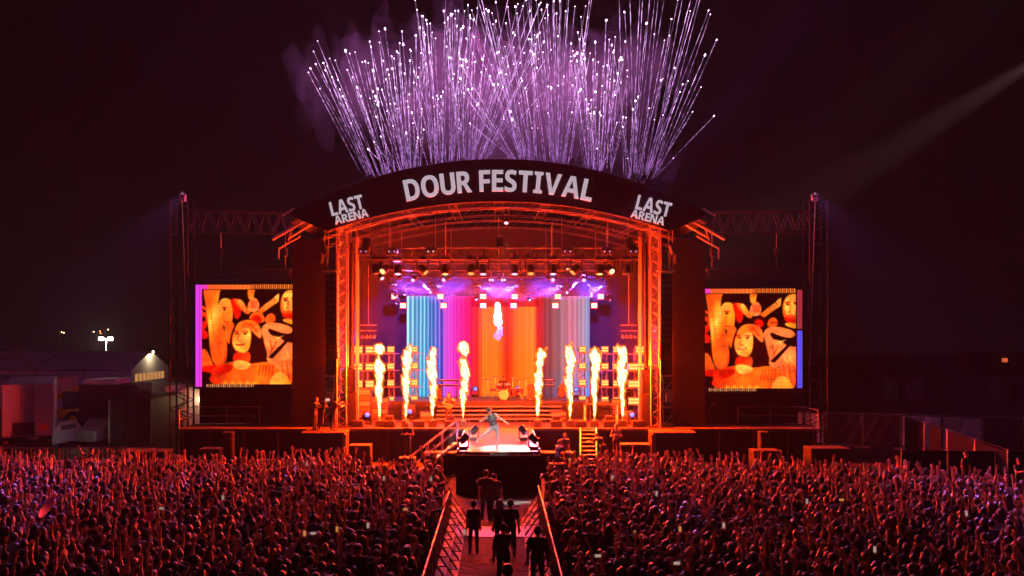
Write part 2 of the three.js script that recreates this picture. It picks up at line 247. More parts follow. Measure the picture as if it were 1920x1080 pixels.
for (const s of [-1, 1]) {
  const S = s < 0 ? 'left' : 'right';
  const p = thing('portal_tower', `${S} lattice tower carrying the stage roof, with pale pillar sheet`, 'tower');
  girder(p, V(s * 8.35, DY, -9.6), V(s * 8.35, 12.9, -9.6), .5, 16, M.alu, .5, .035);
  mesh('pillar_sheet', box(.34, 9.4, .05), std(.6, .5, .4, .6), p, [s * 8.15, 7.9, -10.3]);
  mesh('pillar_sheet', box(.18, 9.0, .05), std(.4, .34, .3, .6), p, [s * 7.75, 7.9, -10.8]);
  mesh('cable_loom', cyl(.09, .09, 9, 8), M.rubber, p, [s * 7.95, 7.2, -10.2]);
  mesh('head_block', box(1.3, .5, .9), M.steel, p, [s * 8.7, 12.75, -9.4]); mesh('head_plate', box(.1, .75, .5), M.alu, p, [s * 9.25, 12.7, -8.9]); mesh('head_plate', box(.9, .08, .8), M.alu, p, [s * 8.7, 12.45, -9.2]);
  const mo = thing('chain_hoist', `chain hoist bundle hanging beside the top of the ${S} line array`, 'hoist', [s * 9.15, 11.2, -8.9]);
  mesh('motor_body', cyl(.16, .16, .5, 12), M.blackMetal, mo, [0, 0, 0], [0, 0, .3]); mesh('chain_bag', cyl(.16, .1, .55, 10), M.rubber, mo, [.18 * s, -.45, 0]); bar('chain', [0, .2, 0], [0, 1.25, 0], .02, M.steel, mo); bar('chain', [-.1 * s, -.2, .05], [-.2 * s, -1.25, .05], .014, M.steel, mo);
  // line array: 14 cabinets on a gentle curve
  const la = thing('line_array', `hanging ${S} line array of slim loudspeaker cabinets in a shallow curve`, 'loudspeaker', [s * 8.72, 0, -8.55]);
  let y = 9.9, z = 0, a = 0; mesh('rigging_frame', box(.9, .08, .5), M.steel, la, [0, 10.05, 0]); for (const x of [-.2, .2]) bar('rigging_chain', [x, 10.05, 0], [x, 12.5, -.3], .018, M.steel, la);
  for (let i = 0; i < 14; i++) { const c = mesh('cabinet', box(.62, .3, .48, .02), M.blackMetal, la, [0, y - .17, z], [a, 0, 0]); mesh('grille', box(.56, .25, .02), M.rubber, c, [0, 0, .245]); mesh('side_plate', box(.02, .26, .4), M.alu, c, [s * -.32, 0, 0]); y -= .315 * Math.cos(a); z -= .315 * Math.sin(a); a += i > 6 ? .035 : .006; }
  // speaker stack at the stage corner
  const st = thing('speaker_stack', `tall black loudspeaker stack on the ${S} corner of the stage`, 'loudspeaker', [s * 8.0, DY, -9.75]);
  mesh('cabinet', box(.85, 1.7, .8, .02), M.black, st, [0, .95, 0]); for (let i = 0; i < 4; i++) mesh('cabinet', box(.7, .3, .6, .02), M.blackMetal, st, [0, 1.98 + i * .31, 0]);
  mesh('base_board', box(1, .1, .95), M.ply, st, [0, .05, 0]); mesh('side_frame', box(.08, 3.1, .1), M.steel, st, [-s * .5, 1.6, .3]); mesh('top_board', box(1.0, .05, .7), M.ply, st, [0, 3.2, 0]);
  // screen tower with cantilever truss
  const tw = thing('screen_tower', `${S} outer lattice tower standing beside the ${S} screen`, 'tower');
  girder(tw, V(s * 17.3, .1, -10.6), V(s * 17.3, 14, -10.6), .95, 16, M.truss, .95, .05); mesh('base_plate', box(1.7, .1, 1.7), M.steel, tw, [s * 17.3, .05, -10.6]); mesh('tower_cap', box(.3, .4, .3), M.grey, tw, [s * 17.25, 14.2, -10.6]);
  bar('cable', [s * 17.1, 13.9, -10.1], [s * 16.8, 5, -10.1], .03, M.alu, tw); bar('brace_tube', [s * 17, 5.5, -11.1], [s * 15.8, .1, -12.4], .07, M.steel, tw);
  const ht = thing('screen_truss', `high horizontal truss reaching from the ${S} outer tower to the roof, above the ${S} screen`, 'truss');
  girder(ht, V(s * 16.9, 12.9, -10.4), V(s * 10.7, 12.75, -10.4), 1.15, 8, M.truss, .5, .04);
  for (const x of [15.1, 11.6]) { bar('hanger_cable', [s * x, 12.3, -10.4], [s * x, 10.4, -10.4], .022, M.steel, ht); mesh('hanger_motor', cyl(.13, .13, .45, 10), M.blackMetal, ht, [s * x, 11.2, -10.4]); }
  const fr = thing('support_truss', `low lattice frame directly holding the top of the ${S} screen`, 'truss'); girder(fr, V(s * 10.9, 10.05, -10.4), V(s * 16.3, 10.05, -10.4), .5, 8, M.truss, .4, .03);
  const sc = thing('scaffold_frame', s < 0 ? 'open scaffold frame with equipment behind the two camera operators' : 'open scaffold frame right of the right speaker stack', 'scaffold', [s * 9.25, DY, -10.2]);
  for (const x of [-.42, .42]) for (const z of [-.4, .4]) bar('standard', [x, 0, z], [x, 2.75, z], .03, M.alu, sc);
  for (const y of [.1, 1.0, 1.9, 2.7]) for (const z of [-.4, .4]) bar('ledger', [-.5, y, z], [.5, y, z], .024, M.alu, sc); for (const [y, d] of [[.1, 1], [1, -1], [1.9, 1]]) bar('diagonal', [-.42 * d, y, .4], [.42 * d, y + .9, .4], .02, M.alu, sc);
  mesh('hung_case', box(.5, .5, .4), M.grey, sc, [.05, 1.55, 0]); mesh('shelf_board', box(.9, .04, .75), M.ply, sc, [0, 1.28, 0]);
}
// ---------------------------------------------------------------- video wall and screens
{
  const stops = [[0, .8, .96, .98], [.05, .78, .95, .98], [.1, .55, .86, .95], [.15, .45, .62, .92], [.19, .75, .4, .9], [.26, .95, .2, .75], [.33, .98, .1, .45], [.38, .98, .16, .15], [.42, .98, .47, .1], [.5, .98, .46, .1], [.55, .93, .16, .03], [.6, .98, .44, .07], [.69, .98, .52, .12], [.72, .9, .12, .06], [.76, .6, .22, .22], [.84, .62, .42, .44], [.9, .82, .46, .55], [.96, .7, .56, .66], [1, .5, .58, .8]];
  const col = (u) => { let i = 0; while (i < stops.length - 2 && stops[i + 1][0] < u) i++; const a = stops[i], b = stops[i + 1], k = (u - a[0]) / (b[0] - a[0]); return [1, 2, 3].map((c) => a[c] + (b[c] - a[c]) * k); };
  const str = rng(5), W = 1024, fold = []; let ph = 0; for (let i = 0; i < W; i++) { const u = i / W, f = u < .2 ? 34 : u < .4 ? 62 : u < .76 ? 80 : 44; ph += f * 2 * Math.PI / W * (1 + .5 * Math.sin(i * .013)); fold.push(.68 + .32 * Math.sin(ph) * Math.abs(Math.sin(ph * .37 + 1)) + (str() - .5) * .06); }
  const t = tex(W, 512, (u, v) => {
    const x = Math.min(W - 1, Math.floor(u * W + (1 - v) * 4 * Math.sin(u * 20))), k = fold[Math.max(0, x)]; let c = col(u);
    if (u < .2) { const m = Math.max(0, Math.min(1, (fold[Math.max(0, x)] - .45) * 1.6)); c = [c[0] * m + .1 * (1 - m), c[1] * (.55 + .45 * m), c[2] * (.8 + .2 * m)]; if (v < .6) c[0] *= .4 + v; }
    if (u > .74 && v < .35) { const m = (.35 - v) / .35; c = [c[0] * (1 - .5 * m), c[1], Math.min(1, c[2] * (1 + .4 * m))]; }
    if (u > .35 && u < .72 && v > .9) c = [c[0] * .9, c[1] * .35, c[2]];
    return c.map((q) => q * (.68 + .42 * k));
  });
  const w = thing('led_video_wall', 'large video wall upstage showing coloured curtain stripes from cyan through orange to blue', 'video wall', [0, 2.75, -18.9]);
  mesh('screen', new THREE.PlaneGeometry(11.75, 7.0), new THREE.MeshPhysicalMaterial({ color: 0x020202, roughness: .9, specularIntensity: .05, emissive: 0xffffff, emissiveMap: t, emissiveIntensity: 1.15 }), w, [-.03, 3.5 - .55, .06]);
  mesh('cabinet_back', box(11.8, 7.05, .1), M.black, w, [-.03, 2.95, 0]);
  for (const [x, c, wd] of [[-4.4, lin(.4, .7, 1), 2.6], [-1.6, lin(1, .25, .3), 2.8], [1.2, lin(1, .3, .08), 2.8], [4.4, lin(.7, .5, .8), 2.6]]) rectLight(V(x, 5.7, -18.7), V(x, 5.7, 0), wd, 6.6, c, .35);
}
function crowdPicture(second) {            // live picture of cheering fans, in the poster-like oranges the screen shows; drawn on a 865 x 898 sheet
  const c = document.createElement('canvas'); c.width = 640; c.height = 664; const x = c.getContext('2d');
  x.scale(640 / 865, 664 / 898); x.translate(-140, -110); x.lineJoin = 'round'; x.lineCap = 'round';
  const Y = '#ff982c', L = '#ffb452', O = '#f9661a', RD = '#d81c04', D = '#420603', K = '#1a0101', P = '#fb8a48';
  const soft = (f, b = 7) => { x.fillStyle = f; x.shadowColor = typeof f === 'string' ? f : Y; x.shadowBlur = b; };
  const shape = (f, p, b) => { soft(f, b); x.beginPath(); const n = p.length / 2, q = (i) => [p[(i % n) * 2], p[(i % n) * 2 + 1]]; let [ax, ay] = q(0), [bx, by] = q(1); x.moveTo((ax + bx) / 2, (ay + by) / 2); for (let i = 1; i <= n; i++) { const [u, v] = q(i), [w, z] = q(i + 1); x.quadraticCurveTo(u, v, (u + w) / 2, (v + z) / 2); } x.fill(); };
  const poly = (f, p, b = 4) => { soft(f, b); x.beginPath(); for (let i = 0; i < p.length; i += 2) i ? x.lineTo(p[i], p[i + 1]) : x.moveTo(p[i], p[i + 1]); x.closePath(); x.fill(); };
  const oval = (f, cx, cy, rx, ry, a = 0, b = 4) => { soft(f, b); x.beginPath(); x.ellipse(cx, cy, rx, ry, a, 0, 7); x.fill(); };
  const line = (f, w, p, b = 3) => { x.strokeStyle = f; x.lineWidth = w; x.shadowColor = f; x.shadowBlur = b; x.beginPath(); for (let i = 0; i < p.length; i += 2) i ? x.lineTo(p[i], p[i + 1]) : x.moveTo(p[i], p[i + 1]); x.stroke(); };
  const grad = (x0, y0, x1, y1, ...s) => { const g = x.createLinearGradient(x0, y0, x1, y1); s.forEach((k, i) => g.addColorStop(i / (s.length - 1), k)); return g; };
  x.fillStyle = K; x.fillRect(140, 110, 865, 898);
  shape(grad(140, 240, 200, 480, O, RD), [120, 250, 175, 280, 195, 350, 190, 460, 150, 500, 110, 480]); line(D, 9, [142, 298, 172, 318]); oval(K, 160, 318, 12, 9); oval(K, 154, 392, 11, 20); shape(RD, [120, 490, 190, 500, 200, 580, 120, 580]);       // shouting face at the edge
  shape(grad(285, 200, 430, 460, L, Y, O), [290, 240, 330, 190, 400, 195, 430, 250, 428, 380, 410, 450, 350, 470, 310, 420, 295, 340]); shape(RD, [400, 190, 470, 200, 520, 260, 500, 380, 450, 400, 430, 300]); shape(O, [430, 205, 480, 195, 540, 270, 520, 320, 470, 260]); line(RD, 9, [335, 282, 372, 284]); oval(D, 350, 300, 11, 7); line(O, 7, [345, 320, 332, 378, 350, 382]); line(RD, 6, [338, 420, 380, 418]); shape(O, [340, 440, 440, 400, 450, 560, 420, 640, 370, 620]);   // head with swept hair
  shape(grad(470, 200, 560, 360, L, O), [470, 200, 520, 210, 560, 290, 600, 320, 580, 350, 530, 330, 500, 270]); poly(Y, [572, 110, 636, 110, 628, 160, 622, 210, 576, 200, 566, 150]); for (let i = 0; i < 4; i++) line(RD, 3, [584 + i * 13, 112, 582 + i * 12, 142]);
  shape(P, [580, 210, 640, 180, 680, 240, 670, 310, 620, 330, 560, 300]); for (let i = 0; i < 4; i++) line(RD, 4, [600 + i * 18, 220, 606 + i * 18, 290]); poly(grad(680, 330, 860, 150, O, L), [664, 312, 700, 340, 800, 268, 862, 226, 866, 148, 838, 162, 806, 196, 730, 252]); line(D, 4, [812, 200, 830, 214]);    // raised arms behind
  shape(second ? D : O, [575, 400, 600, 340, 650, 318, 715, 340, 735, 410, 690, 430, 620, 430]); shape(RD, [600, 400, 620, 360, 670, 350, 700, 390, 690, 430, 610, 430]); shape(O, [730, 400, 750, 350, 800, 330, 835, 370, 830, 420, 740, 430]); if (second) { line(D, 5, [770, 385, 790, 383]); line(D, 5, [806, 386, 824, 388]); }
  shape(grad(870, 140, 1010, 420, Y, O, RD), [872, 260, 890, 170, 940, 112, 1030, 112, 1040, 420, 960, 400, 890, 350]); shape(L, [890, 180, 940, 130, 1000, 130, 1005, 300, 960, 330, 905, 310]); line(RD, 10, [905, 196, 948, 190]); oval(D, 925, 212, 14, 7); line(RD, 9, [984, 190, 1008, 194]); oval(D, 996, 206, 10, 6); line(O, 10, [948, 210, 950, 270, 930, 290, 962, 296]); shape(RD, [890, 330, 940, 352, 1010, 346, 1010, 385, 900, 380]); line(RD, 6, [930, 318, 975, 316]); shape(Y, [890, 385, 1010, 392, 1010, 450, 910, 430]); // head at right
  shape(grad(720, 430, 1000, 1000, P, '#ff8c50', O), [690, 470, 760, 420, 880, 430, 1030, 480, 1030, 1030, 820, 1030, 760, 800, 700, 650]); shape(K, [745, 470, 860, 520, 960, 540, 1010, 500, 1020, 620, 930, 600, 800, 560]); line(K, 12, [880, 400, 920, 430, 1006, 458]); poly(K, [1004, 500, 1004, 540, 800, 766, 764, 754, 900, 620]); shape(P, [720, 560, 800, 540, 920, 590, 880, 640, 800, 690, 740, 740, 700, 640]); line(RD, 5, [780, 600, 800, 700]); line(RD, 5, [840, 600, 780, 720]);
  poly(L, [842, 545, 850, 562, 920, 545, 854, 582, 845, 576]); line(L, 9, [892, 712, 912, 772]); line(L, 9, [930, 770, 944, 704, 964, 760]); for (let i = 0; i < 6; i++) line(i % 2 ? RD : O, 5, [860 + i * 24, 790, 890 + i * 26, 1000]);      // striped shirt
  shape(O, [130, 660, 190, 690, 230, 800, 260, 860, 130, 900]); shape(RD, [130, 840, 260, 830, 400, 800, 330, 900, 130, 900]);
  shape(grad(160, 300, 360, 420, O, Y, L, Y, O), [140, 60, 330, 60, 285, 200, 310, 380, 372, 600, 376, 760, 340, 830, 250, 830, 215, 720, 200, 480, 170, 240]); line(O, 6, [214, 250, 240, 480, 262, 690]); line(RD, 5, [366, 700, 350, 800, 300, 832]);          // big raised forearm
  shape(D, [430, 470, 500, 390, 620, 390, 690, 470, 730, 660, 760, 760, 680, 830, 560, 830, 420, 760, 390, 640]); shape(grad(450, 400, 690, 580, Y, O, P), [440, 500, 480, 420, 560, 396, 650, 410, 700, 490, 696, 590, 640, 540, 596, 490, 520, 470, 460, 510]); line(RD, 5, [590, 430, 660, 510]); line(RD, 4, [540, 420, 600, 460]);
  shape(grad(415, 500, 600, 680, O, L, Y), [425, 540, 460, 480, 540, 470, 600, 490, 600, 600, 580, 690, 520, 720, 460, 700, 420, 630]); line(RD, 8, [446, 510, 480, 506]); line(RD, 8, [530, 512, 570, 514]); oval(D, 466, 528, 15, 6); oval(D, 546, 532, 14, 6); line(O, 10, [490, 530, 470, 590, 500, 600]); line(RD, 11, [462, 634, 500, 640, 536, 628]); if (second) line('#ffe9c0', 5, [472, 636, 526, 632]); line(RD, 4, [450, 690, 520, 716]);      // face under a headscarf
  shape(grad(440, 710, 600, 800, RD, O), [440, 700, 520, 730, 590, 690, 600, 820, 420, 820]); shape(grad(200, 820, 860, 1000, RD, O, '#f7761c', O), [210, 900, 320, 820, 430, 790, 600, 820, 760, 790, 850, 850, 900, 920, 870, 1030, 200, 1030]); shape(L, [430, 790, 500, 780, 600, 810, 590, 850, 510, 880, 440, 850]); shape(RD, [250, 880, 380, 810, 440, 850, 380, 900, 300, 930]); for (let i = 0; i < 5; i++) line(RD, 5, [690 + i * 30, 830, 670 + i * 32, 930]);
  shape(grad(780, 880, 960, 1000, L, Y), [780, 960, 860, 880, 930, 920, 1000, 1030, 770, 1030]); poly(K, [140, 905, 190, 905, 225, 925, 200, 960, 236, 1008, 140, 1008]); for (let i = 0; i < 5; i++) poly(Y, [330 + i * 70, 1008, 350 + i * 70, 975, 385 + i * 70, 1008]);
  x.setTransform(1, 0, 0, 1, 0, 0); x.shadowBlur = 0; x.fillStyle = 'rgba(50,0,0,0.13)'; for (let y = 0; y < 664; y += 4) x.fillRect(0, y, 640, 1.3);
  // the screen's own coarse pixels: average the sheet down to 176 x 182 lamps, with camera grain
  const src = x.getImageData(0, 0, 640, 664).data, w2 = 176, h2 = 182, q = rng(second ? 9 : 8);
  return tex(w2, h2, (u, v) => { let a = [0, 0, 0], n = 0; const X = u * 640, Yp = (1 - v) * 664; for (let j = -4; j <= 4; j += 2) for (let i = -4; i <= 4; i += 2) { const xx = Math.max(0, Math.min(639, Math.round(X + i))), yy = Math.max(0, Math.min(663, Math.round(Yp + j))), k = (yy * 640 + xx) * 4; a[0] += src[k]; a[1] += src[k + 1]; a[2] += src[k + 2]; n++; } const g = (.72 + .5 * fbm(u * 1.3 + (second ? .4 : .1), v * 1.3, 5, 9)) * (.93 + .14 * q()); return a.map((z) => Math.pow(z / n / 255 * g, 1.3) * 1.12); });
}
for (const s of [-1, 1]) {
  const S = s < 0 ? 'left' : 'right', w = thing('led_screen', `large square ${S} side screen showing cheering fans in orange, edged with light strips`, 'screen', [s < 0 ? -13.53 : 13.57, s < 0 ? 3.92 : 3.7, -10]);
  mesh('cabinet_back', box(5.75, 5.75, .22), M.black, w, [0, 2.75, -.18]);
  const H = 5.1, W = 4.95;
  mesh('screen', new THREE.PlaneGeometry(W, H), new THREE.MeshStandardMaterial({ color: 0x050505, roughness: .5, emissive: 0xffffff, emissiveMap: crowdPicture(s > 0), emissiveIntensity: 1.35 }), w, [0, 2.68, -.05]);
  for (let i = 0; i < 4; i++) mesh('led_tube', box(.075, 5.5, .05), glow(...[[.75, .04, .9], [.85, .06, .75], [.6, .03, .95], [.9, .06, .55]][i]), w, [-2.78 + i * .085, 2.75, -.03]);
  for (let i = 0; i < 46; i++) { const f = i / 45, gap = f > .55; mesh('led_fin', box(gap ? .05 : .1, .24, .05), f < .06 ? glow(.9, .05, .5) : glow(.95, .1 + .25 * f * (i % 2), .02), w, [-2.42 + i * .107, 5.38 + (gap ? .02 : 0), -.03]); }
  for (let i = 0; i < 4; i++) { mesh('led_tube', box(.05, 2.1, .05), glow(...(s < 0 ? [.5, .03, .012] : [.45, .03, .05])), w, [2.56 + i * .07, 4.4, -.03]); mesh('led_tube', box(.05, 3.1, .05), glow(...(s < 0 ? [.22, .012, .03] : [.12, .04 + .1 * (i % 2), .9])), w, [2.56 + i * .07, 1.7, -.03]); }
  for (let i = 0; i < 26; i++) mesh('led_fin', box(.04, .14 + .05 * R(), .04), i % 3 ? glow(.7, .2, .03) : glow(.8, .4, .3), w, [-2.2 + i * .1, .06, -.03]);
  const c = w.position; rectLight(V(c.x, c.y + 2.7, -9.8), V(c.x, c.y + 2.7, 20), 4.9, 5, lin(1, .32, .05), .8);
}
// ---------------------------------------------------------------- mesher: tapered capsules, smoothly joined, skinned with surface nets
function netMesh(bones, cell, k, colours, warp) {
  const lo = V(1e9, 1e9, 1e9), hi = V(-1e9, -1e9, -1e9), pad = 2.5 * cell + (warp ? .12 : 0);
  for (const b of bones) for (const [p, r] of [[b.a, b.ra], [b.b, b.rb]]) { lo.min(V(p.x - r - pad, p.y - r - pad, p.z - r - pad)); hi.max(V(p.x + r + pad, p.y + r + pad, p.z + r + pad)); }
  const nx = Math.ceil((hi.x - lo.x) / cell) + 1, ny = Math.ceil((hi.y - lo.y) / cell) + 1, nz = Math.ceil((hi.z - lo.z) / cell) + 1, F = new Float32Array(nx * ny * nz).fill(1), B = new Float32Array(nx * ny * nz).fill(9), C = new Uint8Array(nx * ny * nz);
  for (const b of bones) {
    const f = b.flat ?? 1, m = Math.max(b.ra, b.rb) + 2.2 * k + 2 * cell + (warp ? .12 : 0), L = b.b.clone().sub(b.a), ll = Math.max(1e-9, L.lengthSq()), mz = (b.a.z + b.b.z) / 2;
    const r = (c, n, l) => [Math.max(0, Math.floor((Math.min(b.a[c], b.b[c]) - m - l) / cell)), Math.min(n - 1, Math.ceil((Math.max(b.a[c], b.b[c]) + m - l) / cell))];
    const [x0, x1] = r('x', nx, lo.x), [y0, y1] = r('y', ny, lo.y), [z0, z1] = r('z', nz, lo.z);
    for (let z = z0; z <= z1; z++) for (let y = y0; y <= y1; y++) for (let x = x0; x <= x1; x++) {
      let px = lo.x + x * cell, py = lo.y + y * cell, pz = lo.z + z * cell; if (f !== 1) pz = mz + (pz - mz) / f;
      const t = Math.max(0, Math.min(1, ((px - b.a.x) * L.x + (py - b.a.y) * L.y + (pz - b.a.z) * L.z) / ll));
      let d = Math.hypot(px - b.a.x - L.x * t, py - b.a.y - L.y * t, pz - b.a.z - L.z * t) - (b.ra + (b.rb - b.ra) * t); if (warp) d += warp(px, py, pz);
      const i = (z * ny + y) * nx + x; if (d < B[i]) { B[i] = d; C[i] = b.c ?? 0; }
      const h = Math.max(0, k - Math.abs(F[i] - d)) / k; F[i] = Math.min(F[i], d) - h * h * k / 4;
    }
  }
  const pos = [], col = [], idx = [], vid = new Int32Array(nx * ny * nz).fill(-1), at3 = (x, y, z) => (z * ny + y) * nx + x;
  for (let z = 0; z < nz - 1; z++) for (let y = 0; y < ny - 1; y++) for (let x = 0; x < nx - 1; x++) {
    let s = 0, ax = 0, ay = 0, az = 0, n = 0; const v = [];
    for (let c = 0; c < 8; c++) { const q = F[at3(x + (c & 1), y + (c >> 1 & 1), z + (c >> 2))]; v.push(q); if (q < 0) s++; }
    if (s === 0 || s === 8) continue;
    for (let c = 0; c < 8; c++) for (const e of [1, 2, 4]) if (!(c & e)) { const d = c | e; if ((v[c] < 0) !== (v[d] < 0)) { const t = v[c] / (v[c] - v[d]); ax += (c & 1) + (e === 1 ? t : 0); ay += (c >> 1 & 1) + (e === 2 ? t : 0); az += (c >> 2) + (e === 4 ? t : 0); n++; } }
    vid[at3(x, y, z)] = pos.length / 3; pos.push(lo.x + (x + ax / n) * cell, lo.y + (y + ay / n) * cell, lo.z + (z + az / n) * cell);
    let best = 9, bc = 0; for (let c = 0; c < 8; c++) { const i = at3(x + (c & 1), y + (c >> 1 & 1), z + (c >> 2)); if (B[i] < best) { best = B[i]; bc = C[i]; } }
    if (colours) col.push(...colours[bc]);
  }
  const quad = (a, b, c, d, flip) => { if (a < 0 || b < 0 || c < 0 || d < 0) return; flip ? idx.push(a, c, b, b, c, d) : idx.push(a, b, c, b, d, c); };
  for (let z = 1; z < nz - 1; z++) for (let y = 1; y < ny - 1; y++) for (let x = 1; x < nx - 1; x++) {
    const s = F[at3(x, y, z)] < 0;
    if (s !== (F[at3(x + 1, y, z)] < 0)) quad(vid[at3(x, y - 1, z - 1)], vid[at3(x, y, z - 1)], vid[at3(x, y - 1, z)], vid[at3(x, y, z)], !s);
    if (s !== (F[at3(x, y + 1, z)] < 0)) quad(vid[at3(x - 1, y, z - 1)], vid[at3(x, y, z - 1)], vid[at3(x - 1, y, z)], vid[at3(x, y, z)], s);
    if (s !== (F[at3(x, y, z + 1)] < 0)) quad(vid[at3(x - 1, y - 1, z)], vid[at3(x, y - 1, z)], vid[at3(x - 1, y, z)], vid[at3(x, y, z)], !s);
  }
  const g = new THREE.BufferGeometry(); g.setAttribute('position', new THREE.Float32BufferAttribute(pos, 3)); if (colours) g.setAttribute('color', new THREE.Float32BufferAttribute(col, 3)); g.setIndex(idx); g.computeVertexNormals(); return g;
}
// ---------------------------------------------------------------- lamps
const HEAD = (() => { const p = [[0, -.17], [.1, -.17], [.135, -.13], [.15, -.02], [.15, .14], [.165, .16], [.165, .21], [.14, .215]].map(([x, y]) => new THREE.Vector2(x, y)); const g = new THREE.LatheGeometry(p, 16); g.rotateX(Math.PI / 2); return g; })();
const LENS = (() => { const g = new THREE.SphereGeometry(.14, 16, 6, 0, Math.PI * 2, 0, .9); g.rotateX(Math.PI / 2); g.scale(1, 1, .45); g.translate(0, 0, .165); return g; })();
const ZP = V(0, 0, 1);
function mover(label, p, to, lens, size = 1, hung = true, group) {
  const g = thing('moving_light', label, 'stage light', p, 0, group), s = hung ? 1 : -1; g.scale.setScalar(size);
  mesh('base', box(.36, .16, .3, .03), M.blackMetal, g, [0, s * .36, 0]);
  for (const x of [-.2, .2]) mesh('yoke_arm', box(.06, .42, .14, .02), M.blackMetal, g, [x, s * .15, 0]);
  if (hung) { mesh('clamp', box(.08, .16, .08), M.alu, g, [-.1, .5, 0]); mesh('clamp', box(.08, .16, .08), M.alu, g, [.1, .5, 0]); }
  const h = mesh('head', HEAD, M.blackMetal, g); h.quaternion.setFromUnitVectors(ZP, to.clone().sub(g.position).normalize());
  mesh('lens', LENS, lens, h); return g;
}
const BEAM = { blue: lin(.15, .06, 1), violet: lin(.42, .1, 1), white: lin(1, .93, .85) };
// overhead trusses
const TR = [];
for (const [z, y, w, n, lab] of [[-10.2, 11.1, 7.6, 22, 'foremost lighting truss across the stage mouth, carrying the big moving lights'], [-12.2, 10.55, 6.7, 18, 'second lighting truss behind the foremost one'], [-14.2, 10.3, 6.9, 18, 'third lighting truss, above the rear spotlights'], [-16.6, 9.75, 6.5, 18, 'rearmost lighting truss just above the video wall']]) {
  const t = thing('lighting_truss', lab, 'truss', [0, 0, 0], 0, 'overhead lighting trusses'); girder(t, V(-w, y, z), V(w, y, z), z > -11 ? .62 : .4, n, M.truss, .45, .03); TR.push([z, y]);
  for (const x of [-w * .92, -w * .45, 0, w * .45, w * .92]) bar('hanger_cable', [x, y + .3, z], [x, 13.1, z], .016, M.steel, t);
}
{ // hoists above the foremost truss
  let i = 0; for (const x of [-7.15, .05, 7.1]) { const h = thing('truss_hoist', `dark chain hoist above the foremost truss, ${['at its left end', 'at its middle', 'at its right end'][i++]}`, 'hoist', [x, 11.7, -10.2]); mesh('motor_body', cyl(.2, .22, .5, 12), M.black, h); mesh('chain_bag', cyl(.17, .12, .45, 10), M.rubber, h, [.16, -.42, .1]); mesh('hook', new THREE.TorusGeometry(.08, .025, 6, 12, 4.6), M.steel, h, [0, .33, 0]); }
}
{ // big heads on the foremost truss
  const xs = [[705, 0], [722, 1], [746, 2], [792, 3], [835, 1], [883, 4], [906, 2], [965, 2], [995, 4], [1037, 2], [1080, 3], [1124, 1], [1143, 5], [1175, 0]], tint = [glow(.05, .03, .02), glow(1.6, 1.0, .35), glow(1.25, .95, 1.9), glow(1.2, .5, .08), glow(1.1, .55, .12), glow(1.5, 1.2, .7)];
  xs.forEach(([px, k], i) => { const p = at(px, 497 + (k === 3 ? 4 : 0), 46.2); p.y = 10.28; const to = p.clone().add(k === 3 ? V(px < 935 ? 1.2 : -1.2, -1.3, .6) : k === 5 || i === 1 ? V(px < 935 ? -.6 : .5, -.8, 1.2) : k === 4 ? V(0, -2, .9) : V(0, -2, .55)); mover(`large moving light under the foremost truss, ${nth(i)} from the left`, p, to, tint[k], 1.45, true, 'moving lights on the foremost truss'); });
  [682, 735, 808, 1064, 1138, 1187].forEach((px, i) => { const p = at(px, 472, 45.9), g = thing('blinder_light', `two-eyed blinder set into the foremost truss, ${nth(i)} from the left`, 'stage light', p, 0, 'blinders in the foremost truss'); mesh('housing', box(.6, .36, .2), M.black, g); for (const x of [-.14, .14]) { mesh('reflector', cyl(.125, .09, .06, 14), M.chrome, g, [x, 0, .11], [Math.PI / 2, 0, 0]); mesh('bulb', sph(.06), i === 2 ? glow(.5, .35, .3) : glow(.32, .14, .3), g, [x, 0, .13]); } });
}
